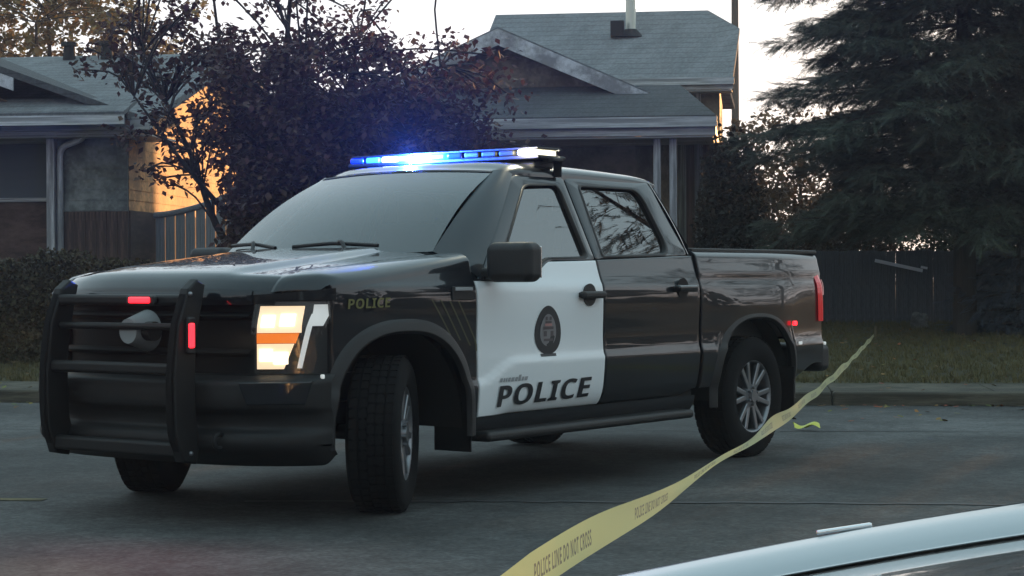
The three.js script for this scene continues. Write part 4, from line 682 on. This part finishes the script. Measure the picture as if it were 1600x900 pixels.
// spruce: whorls of drooping boughs carrying needle sprays
function spruce(o) {
  const r = rng(o.seed), t = thing(o.name, o.label, 'spruce', W(o.s, o.y ?? grade(o.t), o.t), ST, o.name === 'spruce_tree' ? 'dark spruce trees' : undefined), wood = std(0.06, 0.05, 0.042, 0.95, { map: rep(T.bark, 2, 1) });
  const items = [], boughs = [];
  for (let y = o.low; y < o.h - 0.3; y += (0.20 + r() * 0.10) * (o.step || 1)) {
    const k = (o.h - y) / (o.h - o.low), reach = o.reach(y) * (0.8 + 0.35 * r()), n = Math.max(4, Math.round(o.per * (0.5 + 0.5 * k))), a0 = r() * 6.28;
    for (let i = 0; i < n; i++) {
      const a = a0 + i / n * 6.283 + (r() - 0.5) * 0.5, L = reach * (0.65 + 0.45 * r()), droop = 0.15 + 0.22 * k * r(), c = Math.cos(a), s = Math.sin(a);
      if (r() < (o.gaps || 0)) continue;
      const at = (u) => [c * L * u, y + 0.12 * u - droop * L * u * u + 0.10 * L * u * u * u, s * L * u];
      boughs.push(tube([at(0), at(0.3), at(0.55), at(0.8)], 0.007 + 0.008 * k, 6, 4));
      const m = Math.round(L * o.dense);
      for (let q = 0; q < m; q++) {
        const u = 0.16 + 0.84 * Math.pow(r(), 0.8), p = at(u), w = L * 0.38 * (1.05 - u) + 0.07, side = (r() * 2 - 1);
        items.push([p[0] - s * side * w, p[1] - 0.10 * Math.abs(side) - 0.16 * r() * r() + 0.05, p[2] + c * side * w, -0.15 + 1.0 * r(), -a + Math.PI / 2 - side * 0.9, (r() - 0.5) * 1.0, o.spray * (0.7 + 0.6 * r())]);
      }
    }
  }
  for (let q = 0; q < 60; q++) { const y = o.h - 0.9 + 0.9 * r(); items.push([gauss(r) * 0.06, y, gauss(r) * 0.06, -1.2 + r(), r() * 6.28, 0, o.spray * 0.6]); }
  obj('trunk', rod([0, -0.2, 0], [0, o.h - 0.1, 0], 0.16 * o.h / 9, 0.02, 12), wood, t); obj('boughs', boughs, wood, t).userData.kind = 'stuff';
  // spray: a twig with needles to both sides and above
  const pos = [], rr = rng(5); const tri = (a, b, c) => pos.push(...a, ...b, ...c);
  for (let i = 0; i < 26; i++) { const u = i / 26, z = u * 0.9, d = i % 2 ? 1 : -1, l = 0.30 * (1.05 - u * 0.7), an = d * (0.5 + 0.5 * rr()), e = (rr() - 0.35) * 0.7; const tip = [Math.sin(an) * l, e * l, z + Math.cos(an) * l * 0.9]; tri([-0.022, 0, z], [0.022, 0, z + 0.03], tip); }
  for (let i = 0; i < 12; i++) { const z = i / 12 * 0.7 + 0.1, d = i % 2 ? 1 : -1; const q = [d * (0.12 + 0.2 * (1 - i / 12)), -0.04 + 0.08 * rr(), z + 0.28]; tri([0, 0, z], [d * 0.03, 0, z + 0.06], q); }
  const sg = new THREE.BufferGeometry(); sg.setAttribute('position', new THREE.Float32BufferAttribute(pos, 3)); sg.computeVertexNormals();
  instanced('crown', sg, std(...o.color, 0.85, { side: THREE.DoubleSide }), items, t, (it) => { const k = 0.6 + 0.8 * r() + 0.25 * (r() < 0.15 ? 1 : 0); return [k, k, k * (0.9 + 0.2 * r())]; });
  return t;
}
spruce({ name: 'spruce_tree', label: 'large dark green spruce filling the upper right, its boughs hanging over the fence', s: 5.15, t: 8.3, seed: 31, h: 9.5, low: 1.7, per: 13, dense: 88, spray: 0.30, gaps: 0.10, color: [0.046, 0.060, 0.040], reach: (y) => y < 4.6 ? lerp(2.0, 2.85, clamp(y / 3.6)) : lerp(2.85, 0.1, (y - 4.6) / 4.9) });
spruce({ name: 'spruce_tree', label: 'second spruce farther back, showing to the right behind the large one', s: 9.2, t: 15.5, seed: 33, h: 10, low: 0.9, per: 10, dense: 26, spray: 0.36, gaps: 0.05, color: [0.036, 0.05, 0.032], reach: (y) => lerp(3.3, 0.1, y / 10) });
spruce({ name: 'spruce_tree', label: 'tall spruce along the street, seen as a dark reflection in the pickup side windows', s: 17.9, t: 7.0, seed: 37, h: 15.0, low: 1, per: 9, dense: 11, spray: 0.5, gaps: 0.3, step: 2.2, color: [0.03, 0.04, 0.028], reach: (y) => lerp(4.2, 0.1, y / 15.5) });
spruce({ name: 'blue_spruce', label: 'low blue-grey young spruce at the fence, right edge under the big spruce', s: 5.9, t: 8.6, seed: 35, h: 2.3, low: 0.1, per: 11, dense: 70, spray: 0.2, gaps: 0, color: [0.055, 0.075, 0.095], reach: (y) => lerp(1.15, 0.1, y / 2.1) });
// upright dark cedar by the house corner, brown-red shrub, clipped hedge
function shrub(name, label, cat, s, t, n, fn, leaf, color, tint, seed, stemH = 0.5) {
  const r = rng(seed), g = thing(name, label, cat, W(s, grade(t), t), ST, name === 'backyard_bush' ? 'bushes behind the board fence' : undefined), items = []; for (let i = 0; i < n; i++) { const p = fn(r); items.push([p[0], p[1], p[2], (r() - 0.5) * 2.4, r() * 6.28, (r() - 0.5) * 2, leaf * (0.7 + 0.6 * r())]); }
  obj('stem', Array.from({ length: 5 }, (_, i) => rod([(i - 2) * 0.05, -0.05, 0], [(i - 2) * 0.12, stemH, (i % 2 - 0.5) * 0.15], 0.02, 0.01, 5)), std(0.05, 0.04, 0.03, 0.9), g);
  instanced('foliage', leafGeo(0.34, 1), leafMat(...color, 0.25), items, g, tint(r)); return g;
}
const shell = (r, rx, ry, rz, cy, lump) => { const a = r() * 6.283, e = Math.acos(2 * r() - 1), k = Math.pow(r(), 0.35) * (1 + lump * Math.sin(a * 5 + e * 7)); return [rx * k * Math.sin(e) * Math.cos(a), Math.max(0.02, cy + ry * k * Math.cos(e)), rz * k * Math.sin(e) * Math.sin(a)]; };
shrub('cedar_shrub', 'dark upright evergreen shrub at the right corner of the split-level house', 'shrub', 1.98, 10.4, 9000, (r) => shell(r, 0.50, 1.45, 0.5, 1.42, 0.12), 0.085, [0.018, 0.017, 0.011], (r) => () => { const k = 0.6 + 0.8 * r(); return [k, k, k]; }, 51, 1.5);
shrub('russet_shrub', 'small russet shrub between the dark evergreen and the spruce', 'shrub', 2.62, 10.6, 2600, (r) => shell(r, 0.42, 0.55, 0.4, 0.85, 0.15), 0.08, [0.11, 0.05, 0.035], (r) => () => { const k = 0.5 + 0.9 * r(); return [k, k * (0.8 + 0.5 * r()), k]; }, 52);
shrub('backyard_bush', 'brownish bush rising just behind the board fence left of the spruce', 'bush', 3.75, 12.6, 9000, (r) => shell(r, 1.0, 0.95, 0.6, 1.15, 0.15), 0.085, [0.065, 0.05, 0.03], (r) => () => { const k = 0.6 + 0.8 * r(); return [k, k, k]; }, 61);
shrub('backyard_bush', 'green bush behind the board fence hidden under the spruce boughs', 'bush', 5.9, 12.4, 9000, (r) => shell(r, 1.2, 1.1, 0.6, 1.25, 0.15), 0.085, [0.035, 0.045, 0.025], (r) => () => { const k = 0.6 + 0.8 * r(); return [k, k, k]; }, 62);
shrub('hedge', 'brown-green clipped hedge along the lawn behind the push bumper', 'hedge', -8.6, 4.1, 60000, (r) => { const x = (r() - 0.5) * 7.4, u = r(), y = Math.pow(r(), 0.7) * (1.22 + 0.07 * Math.sin(x * 3) + 0.05 * Math.sin(x * 7.7)); const z = (r() - 0.5) * (1.0 + 0.1 * Math.sin(x * 4)); return u < 0.6 ? [x, y, 0.5 * Math.sign(z) + (r() - 0.5) * 0.12] : [x, y, z]; }, 0.055, [0.060, 0.052, 0.022], (r) => () => { const k = 0.55 + 0.9 * r(); return [k * (0.9 + 0.4 * r()), k, k]; }, 53);
shrub('backyard_bush', 'rounded bush at the far end of the board fence, beyond the spruces', 'bush', 10.8, 12.2, 9000, (r) => shell(r, 1.6, 1.5, 0.7, 1.5, 0.15), 0.1, [0.035, 0.042, 0.025], (r) => () => { const k = 0.6 + 0.8 * r(); return [k, k, k]; }, 63);

// ───────────────────────── pole, stones and litter ─────────────────────────
{
  const p = thing('utility_pole', 'thin dark utility pole standing beyond the right roof end', 'utility pole', W(1.98, 0, 30), ST);
  obj('pole', rod([0, 0, 0], [0, 11, 0], 0.11, 0.08, 12), std(0.10, 0.085, 0.07, 0.9), p); obj('crossarm', rbox(2.0, 0.11, 0.09, 0.01, 0, 10.3, 0.1), std(0.10, 0.085, 0.07, 0.9), p);
  const st = obj('garden_stone', (() => { const g = new THREE.IcosahedronGeometry(0.17, 3), q = g.attributes.position, r = rng(3), v = new THREE.Vector3(); for (let i = 0; i < q.count; i++) { v.fromBufferAttribute(q, i); const k = 1 + 0.16 * Math.sin(v.x * 23 + 1) * Math.cos(v.y * 19) + 0.08 * Math.sin(v.z * 41); q.setXYZ(i, v.x * k * 0.8, v.y * k, v.z * k * 0.8); } g.computeVertexNormals(); return g; })(), std(0.17, 0.175, 0.16, 0.9, { map: rep(T.mottle, 2) }));
  st.position.set(...W(4.68, 0.52, 9.8)); tag(st, 'pale rounded stone on the lawn in front of the fence', 'stone');
  const bd = obj('broken_slat', [rbox(0.72, 0.05, 0.018, 0.004, 0.33, 0, 0), rbox(0.10, 0.035, 0.016, 0.004, 0.70, 0.05, 0.008)], std(0.72, 0.73, 0.72, 0.7));
  bd.position.set(...W(4.16, 1.43, 10.95)); bd.rotation.set(0, ST, -0.22); tag(bd, 'pale broken slat hanging slantwise across the dark fence', 'slat');
}
// ───────────────────────── barrier tape and its scrap ─────────────────────────
{
  const tw = 1024, th = 64, cv = document.createElement('canvas'); cv.width = tw; cv.height = th; const x = cv.getContext('2d');
  x.fillStyle = '#efed94'; x.fillRect(0, 0, tw, th); x.fillStyle = '#6a683c'; x.font = 'bold 38px sans-serif'; x.textBaseline = 'middle'; x.fillText('POLICE LINE DO NOT CROSS', 20, th / 2 + 2);
  const tx = new THREE.CanvasTexture(cv); tx.colorSpace = THREE.SRGBColorSpace; tx.wrapS = tx.wrapT = THREE.RepeatWrapping;
  const A = new THREE.Vector3(-0.36, 0.71, -1.2), near = new THREE.Vector3(0.03, 0.70, -3.2), far = new THREE.Vector3(...W(3.89, 0.42, 7.55)); const dir = far.clone().sub(near);
  const n = 420, pos = [], uv = [], idx = []; const tilt = interp([[-0.1, 0.5], [0.0, 0.5], [0.03, 0.55], [0.065, 0.8], [0.10, 1.15], [0.13, 1.3], [0.19, 1.2], [0.24, 0.45], [0.275, 0.05], [0.31, 0.5], [0.38, 0.9], [0.5, 0.6], [0.65, 0.9], [0.8, 0.7], [1.0, 0.9]]);
  for (let i = 0; i <= n; i++) {
    const u = lerp(-0.09, 1, Math.pow(i / n, 1.8)), p = near.clone().addScaledVector(dir, u); p.y -= (u > 0 ? 0.56 * u * (1 - u) * (1 - 0.62 * u) : 0);
    p.y += 0.006 * Math.sin(u * 60); const a = tilt(u), w = 0.0375 + 0.006 * clamp(1 - u / 0.05); // half-width; a = turn from upright to flat
    const up = new THREE.Vector3(0.25 * Math.sin(a) - 0.15 * Math.cos(a), Math.cos(a), -0.95 * Math.sin(a)).normalize();
    const crimp = 0.85 + 0.15 * Math.sin(u * 37);
    for (const k of [-1, -0.4, 0.2, 1]) { pos.push(p.x + up.x * w * k * crimp, p.y + up.y * w * k * crimp, p.z + up.z * w * k + 0.004 * Math.sin(k * 3 + u * 90)); uv.push((u * dir.length()) / 1.15, k * 0.5 + 0.5); }
    if (i < n) for (let k = 0; k < 3; k++) { const b = i * 4 + k; idx.push(b, b + 4, b + 1, b + 1, b + 4, b + 5); }
  }
  const g = new THREE.BufferGeometry(); g.setAttribute('position', new THREE.Float32BufferAttribute(pos, 3)); g.setAttribute('uv', new THREE.Float32BufferAttribute(uv, 2)); g.setIndex(idx); g.computeVertexNormals();
  tag(obj('barrier_tape', g, phys(1, 1, 0.97, 0.8, { map: tx, clearcoat: 1, clearcoatRoughness: 0.12, transmission: 0.2, thickness: 0, side: THREE.DoubleSide })), 'yellow police barrier tape stretched from the near foreground to the far lawn', 'barrier tape');
  const e = far; const stake = obj('wooden_stake', [rod([0, -0.4, 0], [0.02, 0.12, 0], 0.018, 0.018, 8)], std(0.12, 0.10, 0.06, 0.9)); stake.position.copy(e); tag(stake, 'short wooden stake on the lawn holding the far tape end', 'stake');
  const sc = new THREE.PlaneGeometry(0.20, 0.10, 14, 8).rotateX(-Math.PI / 2), q = sc.attributes.position; for (let i = 0; i < q.count; i++) { const a = q.getX(i), b = q.getZ(i); q.setXYZ(i, a, 0.012 + 0.035 * Math.pow(Math.sin(a * 17 + b * 9 + 0.6), 2) + 0.02 * Math.cos(b * 31), b + 0.02 * Math.sin(a * 30)); } sc.computeVertexNormals();
  const scrap = obj('tape_scrap', sc, phys(0.62, 0.62, 0.06, 0.4, { side: THREE.DoubleSide })); scrap.position.set(2.29, 0.004, -14.76); tag(scrap, 'crumpled yellow scrap lying on the road behind the rear wheel', 'litter');
}
// ───────────────────────── the parked car in the near right corner ─────────────────────────
{
  const c = thing('parked_car', 'parked dark glossy car with a silver wing edge, cut off at the lower right', 'car', [0.95, 0, -2.05], 0);
  const silver = phys(0.30, 0.325, 0.34, 0.28, { metalness: 0.5, clearcoat: 1, clearcoatRoughness: 0.04 }), gloss = phys(0.012, 0.013, 0.013, 0.25, { clearcoat: 1, clearcoatRoughness: 0.02, bumpMap: rep(T.mottle, 3), bumpScale: 0.004 });
  // local: x to the car's tail (right), z towards the camera; nose to the left
  const yH = (x) => 0.78 + (x + 0.79) * 0.21 - 0.06 * (x + 0.79) * (x + 0.79) * Math.sign(x + 0.79), sec = interp([[0, 0], [0.04, -0.004], [0.08, -0.014], [0.11, -0.026]]), out = interp([[0, 0], [0.03, -0.004], [0.07, -0.03], [0.10, -0.09], [0.11, -0.2]]);
  const us = lin(48), X = (u) => lerp(-1.12, 0.78, u);
  obj('hood', gridS(us, lin(20), (u, v) => { const z = lerp(-0.508, 0.508, v); return [z, yH(X(u)) - 0.029 + 0.022 * (1 - Math.pow(z / 0.51, 2)), X(u)]; }), gloss, c);
  for (const sg of [-1, 1]) {
    const wing = obj('wing', [gridS(us, lin(10), (u, v) => [sg * (0.62 - v * 0.11), yH(X(u)) + sec(v * 0.11), X(u)]), gridS(us, lin(12), (u, v) => [sg * (0.62 + v * 0.11), yH(X(u)) + out(v * 0.11), X(u)]), gridS(us, [0, 1], (u, v) => [sg * (0.73 + 0.02 * v), lerp(yH(X(u)) - 0.2, 0.25, v), X(u)])], silver, c);
    obj('seam', gridS(us, [0, 1], (u, v) => [sg * (0.5135 - v * 0.006), yH(X(u)) - 0.0235, X(u)]), M.chrome, wing);
  }
  obj('bumper', grid(20, 10, (u, v) => { const z = lerp(-0.68, 0.70, u), k = Math.pow(Math.abs(u * 2 - 1), 3); return [z, lerp(0.70, 0.2, v), -1.10 - 0.22 * Math.sin(v * 3.0 + 0.1) * (1 - 0.6 * k)]; }), silver, c);
  const wsb = obj('windscreen', grid(20, 10, (u, v) => { const z = lerp(-0.60, 0.62, u); return [z * (1 - 0.12 * v), lerp(0.86, 1.30, v) , lerp(0.80, 1.55, v)]; }), M.glassWind, c);
  obj('roof', [rbox(1.6, 0.06, 1.1, 0.03, 2.3, 1.31, 0.02), rbox(2.6, 0.62, 0.05, 0.02, 2.05, 0.55, -0.66), rbox(2.6, 0.62, 0.05, 0.02, 2.05, 0.55, 0.70), rbox(0.06, 1.0, 1.3, 0.02, 3.3, 0.7, 0.02)], silver, c);
  // washer nozzle and bright wiper edge at the far side
  obj('wiper', [tube([[0.42, 0.905, -0.55], [0.58, 0.93, -0.2], [0.72, 0.93, 0.3]], 0.009, 12, 6)], M.blackPlastic, c);
obj('washer_jet', bar([-0.52, yH(-0.52) + 0.004, -0.635], [-0.44, yH(-0.44) + 0.001, -0.64], 0.008, 0.007, new THREE.Vector3(0, 1, 0), 0.003), M.chrome, c);
  for (const [x, z] of [[-0.55, 0.72], [-0.55, -0.66]]) { const w = new THREE.Group(); w.name = 'wheel'; w.position.set(x, 0.30, z); c.add(w); obj('tyre', new THREE.TorusGeometry(0.23, 0.085, 12, 32), M.rubber, w); obj('rim', new THREE.CylinderGeometry(0.19, 0.19, 0.1, 24).rotateX(Math.PI / 2), M.alloy, w); }
}
// trees on the camera's side of the street, behind the viewer: they close the horizon and show in the paint and glass
{
  const r = rng(91), items = []; const g = new THREE.IcosahedronGeometry(1, 0);
  for (let k = 0; k < 60; k++) {
    const a = k / 60 * 4.35 + 0.95, R = 34 + r() * 10, x = Math.sin(a) * R, z = -Math.cos(a) * R, hh = 4.5 + r() * 4.5; // an arc round the back
    const cone = r() < 0.4; for (let i = 0; i < 60; i++) { const u = r(), y = u * hh, w = cone ? 2.2 * (1 - u) + 0.1 : 2.6 * Math.sqrt(Math.max(0.05, 1 - Math.pow(u * 2 - 1, 2))); items.push([x + gauss(r) * w * 0.5, y + 0.2, z + gauss(r) * w * 0.5, r() * 6, r() * 6, r() * 6, 0.25 + 0.45 * r()]); }
  }
  const m = instanced(numbered('treeline'), g, std(0.022, 0.026, 0.02, 0.95), items, scene, () => { const k = 0.6 + 0.8 * r(); return [k, k, k]; }); m.userData.label = 'dark trees across the street mirrored in the pickup paint and glass'; 
}
// thin evening haze
scene.fog = new THREE.FogExp2(rgb(0.82, 0.84, 0.84), 0.0010);
renderer.render(scene, camera);
